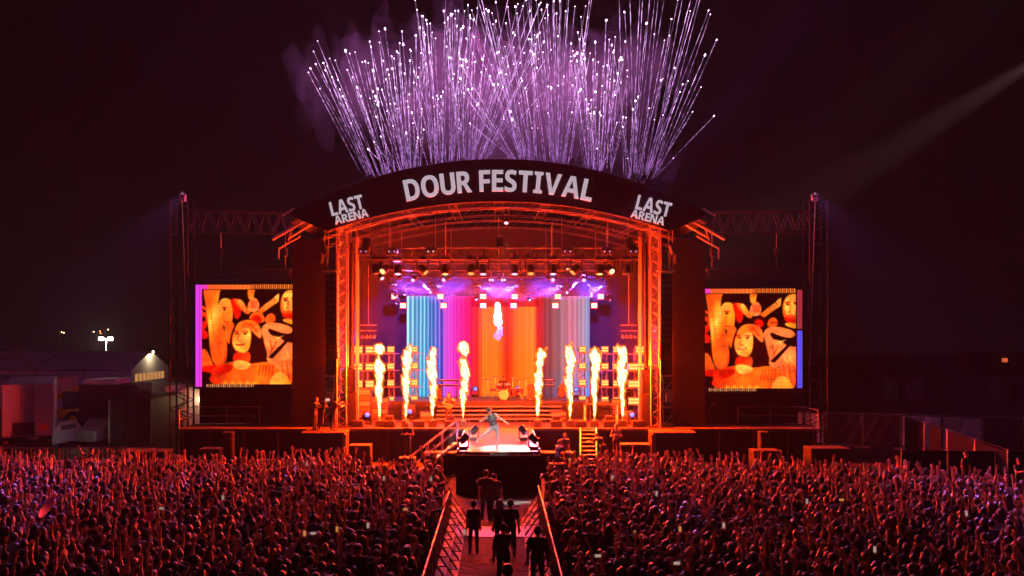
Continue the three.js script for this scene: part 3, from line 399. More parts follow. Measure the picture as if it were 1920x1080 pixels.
{ // blue washes at the rear trusses: aimed inwards, their cones hang in the haze
  let i = 0;
  const wash = [[732, 532, 51, 1], [808, 533, 51, 1], [892, 534, 51, 1], [978, 534, 51, -1], [1061, 535, 51, -1], [1137, 535, 51, -1], [772, 551, 53, 1], [850, 552, 53, 1], [924, 553, 52.4, 1], [944, 553, 52.4, -1], [1016, 553, 53, -1], [1096, 553, 53, -1]];
  for (const [px, py, D, s] of wash) { const p = at(px, py, D), to = p.clone().add(V(s * 3.4, -1.2, -.35)); const mid = D === 52.4;
    mover(`blue spotlight in the ${D < 52 ? 'upper' : 'lower'} rear row, ${mid ? (s > 0 ? 'left' : 'right') + ' of the centre two' : nth(D < 52 ? i : i < 8 ? i - 6 : i - 8) + ' from the left'}`, p, to, glow(1.4, 2.2, 6), .62, true, 'blue spotlights in the rear rows'); i++;
    const dir = to.clone().sub(p).normalize(); spotLight(p.clone().add(dir.clone().multiplyScalar(.2)), to, BEAM.blue, mid ? 350 : 1300, mid ? 34 : 20, .05, .6); }
  // narrow violet beams
  const beams = [[808, 549, 52, -2.2, 2.6, 9, 3], [1062, 550, 52, 3.4, 4.2, 11, 3], [745, 566, 50, -2.4, -4.4, 1, 2.2], [741, 553, 49.5, -4.2, -2.8, 1, 2], [1104, 543, 51, 3.1, -7, 1.5, 2.4], [1141, 561, 50, 4.4, -3.1, 1, 1.9], [992, 560, 50, 1.3, -2.8, 2, 1.2], [893, 559, 50, .25, -2.2, 1.5, 1.2]];
  beams.forEach(([px, py, D, dx, dy, dz, deg], k) => { const p = at(px, py, D), dir = V(dx, dy, dz).normalize(), to = p.clone().add(dir); mover(`violet narrow-beam spotlight at the back, ${['aimed up over the left of the banner', 'aimed up over the right of the banner', 'aimed steeply down to the left', 'aimed flat down to the left', 'aimed steeply down to the right', 'aimed flat down to the right', 'right of centre aimed at the deck', 'left of centre aimed at the deck'][k]}`, p, to, glow(4, 2.6, 7), .55); spotLight(p.clone().add(dir.clone().multiplyScalar(.18)), to, BEAM.violet, k < 2 ? 150000 : k < 6 ? 90000 : 14000, deg, .04, .5); });
}
{ // pale round wash lamps
  [[742, 529], [824, 530], [899, 531, 1], [968, 531], [1045, 531], [1126, 532, 1], [759, 548], [1108, 551]].forEach(([px, py, w], i) => { const p = at(px, py, 52.5); mover(`pale wash lamp at the rear trusses, ${i < 6 ? nth(i) + ' from left in upper line' : i < 7 ? 'lower left one' : 'lower right one'}`, p, p.clone().add(V(0, -1, .35)), w ? glow(2, .8, .5) : glow(2, 1.3, 2), .8, true, 'pale wash lamps at the rear'); });
  [[921, 525], [944, 525], [792, 504], [1066, 505]].forEach(([px, py], i) => { const p = at(px, py, 50.5), g = thing('pair_lamp', `small warm lamp pair on a rear truss, ${['just left of centre', 'just right of centre', 'far left', 'far right'][i]}`, 'stage light', p); mesh('housing', box(.34, .18, .14), M.black, g); for (const x of [-.08, .08]) mesh('bulb', sph(.055), glow(2.6, 1.3, .5), g, [x, 0, .08]); bar('clamp', [0, .05, 0], [0, .45, 0], .02, M.alu, g); });
}
function strobe(label, p, size, face, group, edge, I, col) {
  const g = thing('strobe_panel', label, 'stage light', p, 0, group); mesh('housing', box(.62 * size, .44 * size, .16, .02), M.black, g);
  for (const y of [-.1, .1]) mesh('lamp_face', box(.5 * size, .15 * size, .02), face, g, [0, y * size, .085]);
  for (const y of [-.205, .205]) mesh('lamp_edge', box(.6 * size, .05 * size, .02), edge, g, [0, y * size * 1.12, .085]);
  mesh('bracket', box(.3 * size, .05, .08), M.steel, g, [0, -.25 * size, -.02]);
  if (I) rectLight(p.clone().add(V(0, 0, .14)), p.clone().add(V(0, -.25, 5)), .5 * size, .36 * size, col, I);
  return g;
}
{
  const face = glow(3.4, 1.7, .55), edge = glow(2.6, .09, .01);
  [[740, 826, 906, 965, 1046, 1126], [756, 832, 906, 963, 1041, 1114]].forEach((row, r) => row.forEach((px, i) => { const p = at(px, r ? 573 : 556, r ? 54 : 53); strobe(`red-edged strobe panel over the video wall, ${r ? 'lower' : 'upper'} row, ${nth(i)} from the left`, p, .72, face, 'red-edged strobes over the video wall', edge, 130, lin(1, .03, .008)); const h = p.clone(); })); 
}
{ // side ladders of strobes
  const face = glow(1.9, .85, .2), edge = glow(.9, .2, .02); let k = 0;
  const cols = [[683, 50, [-.33, .33], 1], [733, 51, [0], 1], [777, 51.5, [0], 1], [1092, 51.5, [0], 1], [1134, 51, [0], 1], [1156, 50.6, [0], 1], [1196, 50, [-.33, .1], 1]];
  cols.forEach(([px, D, offs], c) => {
    const b = at(px, 0, D), x = b.x, z = b.z, t = thing('light_ladder', `upright lattice ladder for strobes on the stage, ${nth(c)} from the left`, 'truss', [x, DY, z - .25], 0, 'strobe ladders');
    girder(t, V(0, 0, 0), V(0, 4.1, 0), .3, 9, M.roofTube, .3, .025); mesh('foot_plate', box(.9, .05, .9), M.steel, t, [0, .03, 0]);
    for (let r = 0; r < 4; r++) { const yy = .78 + r * 1.0; bar('crossbar', [Math.min(...offs) - .5, yy, .2], [Math.max(...offs) + .5, yy, .2], .03, M.alu, t);
      offs.forEach((o, j) => { if (c === 6 && j === 0 && r === 3) return; strobe(`warm strobe on the ${nth(c)} strobe ladder from the left, ${nth(3 - r)} from the top${offs.length > 1 ? (j ? ', right one' : ', left one') : ''}`, V(x + o, DY + yy + .26, z), c === 0 || c === 6 ? .92 : .78, face, 'warm strobes on the ladders', edge, r === 2 && j === 0 ? 60 : 0, lin(1, .16, .02)); }); }
  });
}
{ // floor lights with blue lenses
  [[688, 782, 47], [768, 777, 49], [779, 764, 52], [891, 763, 53.5], [971, 762, 53.5], [1053, 760, 53.5], [1081, 759, 53], [1186, 785, 47]].forEach(([px, py, D], i) => { const p = at(px, py, D); const y0 = D > 52 ? DY + 1.0 : DY; p.y = y0 + .5; mover(`floor-standing moving light with a blue lens, ${nth(i)} from the left`, p, V(p.x * .9, p.y + .5, p.z + 3), glow(.12, .35, 2.2), 1.15, false, 'blue-lensed floor lights'); });
}
// ---------------------------------------------------------------- flames and stage-front boxes
const FLAMES = [[711, 678, 1], [760, 658, 0], [811, 656, 0], [868, 676, 1], [1008, 658, 0], [1069, 654, 0], [1115, 657, 0], [1168, 655, 0]];
const hot = new THREE.MeshBasicMaterial({ vertexColors: true, color: lin(7, 7, 7) }), veil = new THREE.MeshBasicMaterial({ vertexColors: true, color: lin(1.7, 1.7, 1.7), transparent: true, opacity: .42 }), fringe = new THREE.MeshBasicMaterial({ vertexColors: true, color: lin(1.1, 1.1, 1.1), transparent: true, opacity: .15 });
FLAMES.forEach(([px, py, puff], i) => {
  const r = rng(100 + i), base = at(px, 800, 45.6); const x = base.x, z = -9.7, lab = nth(i);
  const b = thing('flame_machine', `black flame projector box on the stage lip, ${lab} from the left`, 'flame machine', [x, DY, z], 0, 'flame projectors'); mesh('case', box(.42, .34, .4, .02), M.black, b, [0, .18, 0]); mesh('nozzle', cyl(.05, .07, .1, 10), M.steel, b, [0, .39, 0]); mesh('handle', new THREE.TorusGeometry(.07, .012, 6, 10, Math.PI), M.steel, b, [0, .3, .21]);
  const H = EYE - (py - 625) * 45.7 / FOCAL - DY - .45, bones = [], out = [], tops = [[H, 0]]; let px0 = 0, pz0 = 0;
  const ph = r() * 6, lean = (r() - .5) * .25;
  const rad = (t) => (.02 + .18 * Math.pow(t, .58)) * (1 + .16 * Math.sin(t * 15 + ph) + .4 * (r() - .5)) * (t > .9 ? 1 - (t - .9) * 4 : 1) ;
  const pts = []; for (let j = 0; j <= 16; j++) { const t = j / 16; pts.push([V(lean * t + .07 * t * Math.sin(t * 9 + ph) + (r() - .5) * .07 * t, .45 + H * t, (r() - .5) * .08 * t), rad(t)]); }
  for (let j = 0; j < 16; j++) { bones.push({ a: pts[j][0], b: pts[j + 1][0], ra: pts[j][1], rb: pts[j + 1][1] }); }
  for (let j = 3; j < 16; j++) for (let q = 0; q < 3; q++) { const t = j / 16, a = r() * 6.28, l = pts[j][1] * (.75 + .55 * r()); const c = pts[j][0].clone().add(V(Math.cos(a) * l, r() * .2, Math.sin(a) * l)); bones.push({ a: pts[j][0].clone().lerp(c, .6), b: c.clone().add(V(Math.cos(a) * .07 * r(), .14 + .26 * r(), 0)), ra: pts[j][1] * (.35 + .25 * r()), rb: .012 }); }
  if (puff) { const c = pts[16][0].clone().add(V((r() - .5) * .1, .62, 0)); for (let q = 0; q < 6; q++) { const o = V((r() - .5) * .25, (r() - .5) * .35, (r() - .5) * .2); bones.push({ a: c.clone().add(o), b: c.clone().add(o).add(V(0, .12, 0)), ra: .16 + .06 * r(), rb: .17 }); } }
  const wf = (s) => (X, Y, Z) => .07 * Math.sin(X * 15 + Y * 6 + ph) * Math.sin(Z * 13 - Y * 4.5 + ph * 2) + .05 * Math.sin(X * 36 - Y * 13 + ph * 3) * Math.sin(Z * 31 + Y * 9) + .028 * Math.sin(X * 75 + Y * 26) * Math.sin(Y * 21 - Z * 66 + ph) + s;
  const warp = (off) => (X, Y, Z) => { const k = Math.min(1, Math.max(0, (Y - .5) / .9)); return k * wf(0)(X, Y, Z) + off * (.25 + .75 * k); };
  const f = thing('flame_jet', `tall flame jet on the stage lip, ${lab} from the left${puff ? '; fireball above it' : ''}`, 'flame', [x, DY, z], 0, 'flame jets');
  const paint = (g, c0, c1, c2) => { const p = g.attributes.position, c = []; for (let q = 0; q < p.count; q++) { const n = .5 + .5 * Math.sin(p.getX(q) * 23 + p.getY(q) * 9 + ph) * Math.sin(p.getY(q) * 14 + p.getZ(q) * 16), s = n < .5 ? [c0, c1, n * 2] : [c1, c2, n * 2 - 1]; for (let w = 0; w < 3; w++) c.push(s[0][w] + (s[1][w] - s[0][w]) * s[2]); } g.setAttribute('color', new THREE.Float32BufferAttribute(c, 3)); return g; };
  mesh('flame_core', paint(netMesh(bones, .043, .05, null, warp(.042)), [1, .4, .05], [1, .72, .28], [1, .86, .55]), hot, f);
  mesh('flame_envelope', paint(netMesh(bones, .05, .05, null, warp(-.025)), [1, .12, .01], [1, .25, .02], [1, .4, .05]), veil, f);
  mesh('flame_fringe', paint(netMesh(bones, .065, .05, null, warp(-.075)), [.7, .03, .002], [.9, .09, .006], [1, .16, .012]), fringe, f);
  for (const [yy, I] of [[DY + 1.6, 140], [DY + 3.4, 720]]) pointLight(V(x, yy, z + .62), lin(1, .034, .001), I, .22);
});
[672, 731, 786, 845, 1043, 1088, 1141, 1195].forEach((px, i) => { const x = (px - 935) * 45.6 / FOCAL, g = thing('monitor_wedge', `black floor monitor box on the stage lip, ${nth(i)} from the left`, 'loudspeaker', [x, DY, -9.45], 0, 'floor monitors'), tall = i === 1 || i === 3 || i === 4 || i === 6; mesh('cabinet', box(.62, .36, .42, .03), M.black, g, [0, .19, 0], [.0, 0, 0]); mesh('grille', box(.54, .26, .02), M.rubber, g, [0, .2, .215]); if (tall) mesh('upper_case', box(.4, .24, .36, .02), M.blackMetal, g, [0, .49, -.05]); });
// bright white plume below the centre of the rear truss
{
  const p = at(933, 568, 52), f = thing('white_plume', 'white-hot plume hanging in mid-air below the centre of the lighting rig', 'flame', p);
  const bones = [{ a: V(0, -.1, 0), b: V(.02, -.8, 0), ra: .15, rb: .22 }, { a: V(.02, -.8, 0), b: V(.03, -1.15, 0), ra: .22, rb: .26 }]; mesh('flame_core', netMesh(bones, .045, .08, null, (x, y, z) => .025 * Math.sin(x * 23 + y * 11) * Math.sin(z * 19 + y * 5)), glow(3.2, 2.9, 2.8), f);
  const wisp = new THREE.MeshStandardMaterial({ color: lin(.75, .7, .7), roughness: 1, transparent: true, opacity: .4 }); const rr = rng(3), wb = []; for (let q = 0; q < 9; q++) { const c = V(.03 + (rr() - .5) * .35, -1.45 - rr() * .85, (rr() - .5) * .3); wb.push({ a: c, b: c.clone().add(V(.05, .15, 0)), ra: .1 + .1 * rr(), rb: .08 }); } mesh('smoke_wisp', netMesh(wb, .05, .12, null, (x, y, z) => .05 * Math.sin(x * 17 + y * 13) * Math.sin(z * 15)), wisp, f);
  pointLight(p.clone().add(V(0, -.6, .5)), lin(1, .9, .9), 4, .2);
}
// follow spot on a mast right of the field, outside the frame; its cone crosses the air at the upper right
{
  const p = at(2030, 60, 27), to = at(1480, 400, 72), m = thing('spot_mast', 'lattice mast carrying the searchlight at the far right of the field', 'mast', [p.x, 0, p.z]); girder(m, V(0, 0, 0), V(0, p.y - .75, 0), .6, 14, M.truss, .6, .035); mesh('top_plate', box(.9, .06, .9), M.steel, m, [0, p.y - .68, 0]);
  mover('large searchlight on the mast at the far right of the field', p, to, glow(3, 2.8, 2.6), 1.5, false); const d = to.clone().sub(p).normalize(); spotLight(p.clone().add(d.multiplyScalar(.5)), to, lin(1, .6, .56), 26000, 3.8, .1, .95);
  const fixtures = [[V(-6.4, 9.9, -10.2), V(0, DY, -4.5), lin(.6, .28, 1), 500, 11, 'violet-lensed spotlight under the left of the foremost truss aimed at the catwalk'], [V(.4, 12.75, -8.9), V(.35, DY, -.95), BEAM.white, 4200, 5.6, 'spotlight under the middle of the arch aimed down at the catwalk tip'], [V(5.2, 11.4, 36.6), V(-.05, 2.75, -.95), BEAM.white, 6500, 2.0, 'front follow spotlight on the mixing tower roof above the viewpoint']];
  for (const [q, t2, c, I, deg, lab] of fixtures) { mover(lab, q, t2, glow(1.2, 1, 1.3), 1); spotLight(q.clone().add(t2.clone().sub(q).normalize().multiplyScalar(.35)), t2, c, I, deg, .08, .2); }
}
// added wide blue washes under the second truss, put in to colour the smoke
[-5.6, -2.8, 0, 2.8, 5.6].forEach((x, i) => { const p = V(x, 9.95, -12.2), to = V(x * .95, 8.95, -15.6); mover(`added wide blue wash lamp under the second truss, ${nth(i)} from the left`, p, to, glow(.3, .25, 1.6), .7, true, 'added blue washes under the second truss'); spotLight(p.clone().add(to.clone().sub(p).normalize().multiplyScalar(.25)), to, BEAM.blue, 560, 31, .08, .8); });
// violet lamps that strike patches of the crowd: four under the foremost truss, one on top of each outer tower
{
  const hits = [[1270, 955, 2.2], [1180, 900, 1.8], [555, 885, 1.6], [345, 905, 1.8]];
  hits.forEach(([px, py, deg], i) => { const D = (EYE - 1.6) * FOCAL / (py - 625), to = at(px, py, D), p = V([2.9, 4.6, -4.6, -2.9][i], 9.75, -10.2); mover(`violet spotlight under the foremost truss, aimed at a patch of ${i < 2 ? 'right' : 'left'} crowd ${i % 3 ? 'near the stage' : 'further out'}`, p, to, glow(1.6, .8, 3), .9); spotLight(p.clone().add(to.clone().sub(p).normalize().multiplyScalar(.35)), to, lin(.4, .14, 1), 3800, deg, .06, .5); });
  for (const s of [-1, 1]) { const p = V(s * 17.1, 14.4, -10.2), to = V(s * 17.5, 1, 11); mover(`violet wash lamp on top of the ${s < 0 ? 'left' : 'right'} outer tower`, p, to, glow(.5, .3, .6), .5, false); spotLight(p.clone().add(to.clone().sub(p).normalize().multiplyScalar(.3)), to, lin(.55, .16, 1), 2600, 15, .08, .9); }
}
// smoke: thin translucent banks that the lamps light from inside
const smokeMat = (o) => new THREE.MeshPhysicalMaterial({ color: lin(.85, .83, .85), roughness: 1, specularIntensity: 0, transmission: .5, thickness: 0, transparent: true, opacity: o });
const puff = (() => { const q = rng(61), b = []; for (let i = 0; i < 11; i++) { const a = V((q() - .5) * 1.3, (q() - .5) * 1.1, (q() - .5) * .9), c = a.clone().add(V((q() - .5) * .9, (q() - .3) * .8, (q() - .5) * .6)); b.push({ a, b: c, ra: .16 + .2 * q(), rb: .05 + .1 * q() }); } return netMesh(b, .13, .3, null, (x, y, z) => .09 * Math.sin(x * 7 + y * 5) * Math.sin(z * 6 - y * 8)); })();
function smokeBank(name, label, n, opacity, seed, spot) {      // many thin torn wisps, sparser towards the rim of the bank
  const im = new THREE.InstancedMesh(puff, smokeMat(opacity), n), q = rng(seed), m = new THREE.Matrix4(), e = new THREE.Euler(), qq = new THREE.Quaternion();
  const bell = () => (q() + q() + q() - 1.5) / 1.0;
  for (let i = 0; i < n; i++) { const [p, sx, sy, sz, t] = spot(q, bell, i); qq.setFromEuler(e.set((q() - .5) * t, q() * 6.28, (q() - .5) * t)); m.compose(p, qq, V(sx, sy, sz)); im.setMatrixAt(i, m); }
  im.name = name; tag(im, label, 'smoke', null, 'stuff'); scene.add(im);
}
smokeBank('rig_smoke', 'thin blue-lit smoke hanging under the rear lighting trusses', 140, .0095, 19, (q, b) => [V((q() - .5) * 12.6, 9.45 + b() * .35, -15.4 + b() * 1.2), .9 + .8 * q(), .34 + .26 * q(), .7, .5]);
smokeBank('firework_smoke', 'violet-lit smoke rising behind the fireworks above the banner', 160, .009, 21, (q, b) => { const x = b() * 8.8; return [V(x + .5, 19.6 + b() * 3.2 + Math.abs(x) * .08, -13.2 + b() * 1.5), 1.2 + 1.4 * q(), 1.8 + 2.2 * q(), 1.2, 1.2]; });
// catwalk edge bars and heads
for (const s of [-1, 1]) {
  for (let i = 0; i < 6; i++) { const z = -.5 - i * 1.15, g = thing('led_edge_bar', `white-violet light bar along the ${s < 0 ? 'left' : 'right'} edge of the catwalk, ${nth(i)} from its tip`, 'stage light', [s * 1.72, DY, z], 0, 'catwalk edge bars'); mesh('body', box(.1, .1, .95), M.blackMetal, g, [0, .055, 0]); mesh('lamp_strip', box(.07, .05, .88), glow(1.1, .85, 1.6), g, [0, .12, 0]); }
  [[-.25, 0], [-3.4, .35]].forEach(([z, dx], i) => mover(`violet-lit moving light on the ${s < 0 ? 'left' : 'right'} of the catwalk, ${i ? 'midway along' : 'at its tip'}`, V(s * (1.5 - dx), DY + .5, z), V(0, DY + 2, z - 1), glow(.5, .3, .8), 1.05, false));
  for (let i = 0; i < 3; i++) pointLight(V(s * 1.55, DY + .3, -1 - i * 2.4), lin(.55, .3, 1), 2.2, .06);
}
// ---------------------------------------------------------------- people
const fingerGeo = (() => {            // hand along +y, palm facing -z, thumb to +x; low-poly but with five bent fingers
  const parts = []; const palm = new RoundedBoxGeometry(.078, .09, .03, 1, .012); palm.translate(0, .045, 0); parts.push(palm);
  const L = [.062, .074, .07, .055]; for (let i = 0; i < 4; i++) { const x = .029 - i * .0195; const a = new THREE.CylinderGeometry(.0085, .0098, L[i] * .55, 5, 1); a.translate(0, L[i] * .275, 0); a.rotateX(-.25); a.translate(x, .086, 0); const b = new THREE.CylinderGeometry(.0065, .0085, L[i] * .5, 5, 1); b.translate(0, L[i] * .25, 0); b.rotateX(-.7); b.translate(x, .086 + L[i] * .53, -L[i] * .135); parts.push(a, b); }
  const t = new THREE.CylinderGeometry(.009, .012, .05, 5, 1); t.translate(0, .025, 0); t.rotateZ(-.75); t.translate(.036, .025, 0); const u = new THREE.CylinderGeometry(.007, .009, .035, 5, 1); u.translate(0, .017, 0); u.rotateZ(-.4); u.translate(.07, .06, -.004); parts.push(t, u);
  return mergeGeometries(parts.map((g) => { g = g.index ? g.toNonIndexed() : g; g.deleteAttribute('uv'); return g; }));
})();
const PAL = { skin: [[.4, .24, .17], [.43, .27, .2], [.3, .17, .11], [.14, .075, .05]], hair: [[.012, .009, .008], [.03, .018, .01], [.08, .05, .025], [.2, .13, .065]], top: [[.012, .012, .014], [.022, .022, .028], [.04, .04, .043], [.36, .35, .34], [.06, .018, .018], [.03, .045, .08], [.13, .12, .11]], leg: [[.02, .022, .03], [.05, .06, .09], [.03, .03, .03]] };
function person(o, cell = .036) {
  const hipY = o.hipY ?? .93, q = new THREE.Quaternion().setFromEuler(new THREE.Euler(-(o.lean ?? 0), 0, -(o.side ?? 0))), hip = V(o.hipX ?? 0, hipY, 0), U = (x, y, z = 0) => V(x, y - .93, z).applyQuaternion(q).add(hip);
  const sw = o.slim ? .165 : .19, B = [], add = (a, b, ra, rb, c, flat) => B.push({ a, b, ra, rb, c, flat });
  add(U(-.07, .95), U(.07, .95), .118, .118, 3, .82); add(U(-.05, 1.08), U(.05, 1.08), .11, .11, 2, .78); add(U(-.085, 1.27), U(.085, 1.27), .12, .12, 2, .78); add(U(-sw + .04, 1.42), U(sw - .04, 1.42), .062, .062, 2); add(U(0, 1.05), U(0, 1.36), .12, .13, 2, .72);
  add(U(0, 1.44), U(0, 1.56, -.015), .055, .05, 0);
  const hq = new THREE.Quaternion().setFromEuler(new THREE.Euler(o.nod ?? 0, o.turn ?? 0, o.tilt ?? 0)), neck = U(0, 1.56, -.01), Hd = (x, y, z) => V(x, y - 1.56, z).applyQuaternion(hq).applyQuaternion(q).add(neck);
  add(Hd(0, 1.6, -.015), Hd(0, 1.65, -.005), .074, .085, 0); add(Hd(0, 1.595, -.05), Hd(0, 1.62, -.045), .04, .045, 0); add(Hd(0, 1.635, -.095), Hd(0, 1.615, -.108), .009, .014, 0); for (const s of [-1, 1]) add(Hd(s * .084, 1.63, 0), Hd(s * .086, 1.65, .005), .014, .016, 0);
  if (o.hair !== 'bald') { add(Hd(0, 1.69, .0), Hd(0, 1.66, .03), .085, .09, 1); if (o.hair === 'cap') { add(Hd(0, 1.7, -.02), Hd(0, 1.7, .02), .09, .092, 5); add(Hd(-.03, 1.68, -.13), Hd(.03, 1.68, -.13), .02, .02, 5); } if (o.hair === 'long') { add(Hd(0, 1.66, .045), U(0, 1.34, .1), .088, .07, 1); add(Hd(.06, 1.63, .02), U(.09, 1.38, .06), .04, .035, 1); add(Hd(-.06, 1.63, .02), U(-.09, 1.38, .06), .04, .035, 1); } if (o.hair === 'bun') add(Hd(0, 1.74, .07), Hd(0, 1.75, .08), .045, .045, 1); if (o.hair === 'curly') add(Hd(0, 1.7, .02), Hd(0, 1.66, .04), .115, .12, 1); }
  const hands = [];
  for (const [s, a] of [[1, o.armR], [-1, o.armL]]) {
    const [ux, uy, uz, fx, fy, fz] = a ?? [.18 * s, -1, .03, .05 * s, -1, -.2], sh = U(s * sw, 1.42), el = sh.clone().add(V(ux, uy, uz).normalize().multiplyScalar(.285)), fd = V(fx, fy, fz).normalize(), wr = el.clone().add(fd.clone().multiplyScalar(.25));
    const sl = o.sleeve ?? .5; if (sl > 0) { const m = sh.clone().lerp(el, sl >= 1 ? 1 : .6); add(sh, m, .062, .056, 2); add(m, el, .046, .041, sl >= 1 ? 2 : 0); } else add(sh, el, .056, .041, 0);
    add(el, wr, .041, .029, sl >= 1 ? 2 : 0); add(wr, wr.clone().add(fd.clone().multiplyScalar(.03)), .027, .026, 0); hands.push([wr.clone().add(fd.clone().multiplyScalar(.015)), fd, s]);
  }
  for (const [s, l] of [[1, o.legR], [-1, o.legL]]) {
    const [tx, ty, tz, cx, cy, cz] = l ?? [.06 * s, -1, 0, .02 * s, -1, .04], h = hip.clone().add(V(s * .088, -.03, 0).applyQuaternion(q)), k = h.clone().add(V(tx, ty, tz).normalize().multiplyScalar(.41)), sd = V(cx, cy, cz).normalize(), an = k.clone().add(sd.clone().multiplyScalar(.405));
    add(h, k, .088, .062, 3); add(k, an, .06, o.baggy ? .055 : .042, 3); const foot = V(s * .05, 0, -1).normalize(), fwd = Math.abs(sd.y) > .75 ? foot : V(foot.x, 0, foot.z).applyQuaternion(new THREE.Quaternion().setFromUnitVectors(V(0, -1, 0), sd)); add(an.clone().add(fwd.clone().multiplyScalar(-.03)), an.clone().add(fwd.clone().multiplyScalar(.15)).add(V(0, -.03, 0)), .043, .036, 4);
  }
  const colours = [o.skin, o.hairC, o.top, o.leg, o.shoe ?? [.03, .03, .03], o.cap ?? [.05, .05, .06]];
  let g = netMesh(B, cell, .045, colours);
  const v = g.attributes.position; let miny = 9; for (let i = 0; i < v.count; i++) miny = Math.min(miny, v.getY(i));
  const extra = []; for (const [p, d, s] of hands) { const h = fingerGeo.clone(); if (s < 0) { h.scale(-1, 1, 1); const a = h.attributes.position, n = h.attributes.normal; for (let i = 0; i < a.count; i += 3) for (const t of [a, n]) for (const c of ['X', 'Y', 'Z']) { const u = t['get' + c](i + 1); t['set' + c](i + 1, t['get' + c](i + 2)); t['set' + c](i + 2, u); } } h.scale(1.1, 1.1, 1.25); h.applyQuaternion(new THREE.Quaternion().setFromUnitVectors(UP, d)); h.translate(p.x, p.y, p.z); h.setAttribute('color', new THREE.Float32BufferAttribute(Array.from({ length: h.attributes.position.count }, () => o.skin).flat(), 3)); extra.push(h); }
  if (cell < .02) for (const s of [-1, 1]) { const e = new THREE.SphereGeometry(.011, 6, 5).toNonIndexed(); e.deleteAttribute('uv'); const c = Hd(s * .032, 1.648, -.082); e.translate(c.x, c.y, c.z); e.setAttribute('color', new THREE.Float32BufferAttribute(Array.from({ length: e.attributes.position.count }, () => [.05, .04, .03]).flat(), 3)); extra.push(e); }
  const ix = Array.from(g.index.array), P = Array.from(v.array), N = Array.from(g.attributes.normal.array), C = Array.from(g.attributes.color.array);
  for (const e of extra) { const b = P.length / 3; for (const x of e.attributes.position.array) P.push(x); for (const x of e.attributes.normal.array) N.push(x); for (const x of e.attributes.color.array) C.push(x); for (let i = 0; i < e.attributes.position.count; i++) ix.push(b + i); }
  g = new THREE.BufferGeometry(); g.setAttribute('position', new THREE.Float32BufferAttribute(P, 3)); g.setAttribute('normal', new THREE.Float32BufferAttribute(N, 3)); g.setAttribute('color', new THREE.Float32BufferAttribute(C, 3)); g.setIndex(ix);
  g.translate(0, -miny, 0); g.userData.hands = hands.map(([p, d]) => [V(p.x, p.y - miny, p.z), d]); return g;
}
const OUT = (s, h, t, l) => ({ skin: PAL.skin[s], hairC: PAL.hair[h], top: PAL.top[t], leg: PAL.leg[l] });
const ARMS = {
  up: { armR: [.25, 1, -.1, .05, 1, -.15], armL: [-.25, 1, -.1, -.05, 1, -.15] }, right: { armR: [.2, 1, -.2, -.05, 1, .05] }, left: { armL: [-.3, 1, -.15, -.1, 1, -.1] }, down: {}, phone: { armR: [.25, .35, -.9, -.12, 1, -.45], armL: [-.3, -.5, -.6, .25, .3, -.9] },
  clap: { armR: [.55, .8, -.35, -.5, .9, -.15], armL: [-.55, .8, -.35, .5, .9, -.15] }, wide: { armR: [1, .35, -.1, .7, .9, -.1], armL: [-1, .3, -.1, -.6, 1, -.1] }, front: { armR: [.3, -.75, -.5, -.3, .3, -.9], armL: [-.3, -.75, -.5, .3, .3, -.9] }, tall: { armR: [.1, 1, .05, .12, 1, 0], armL: [-.35, -.8, -.2, .3, .4, -.8] },
};
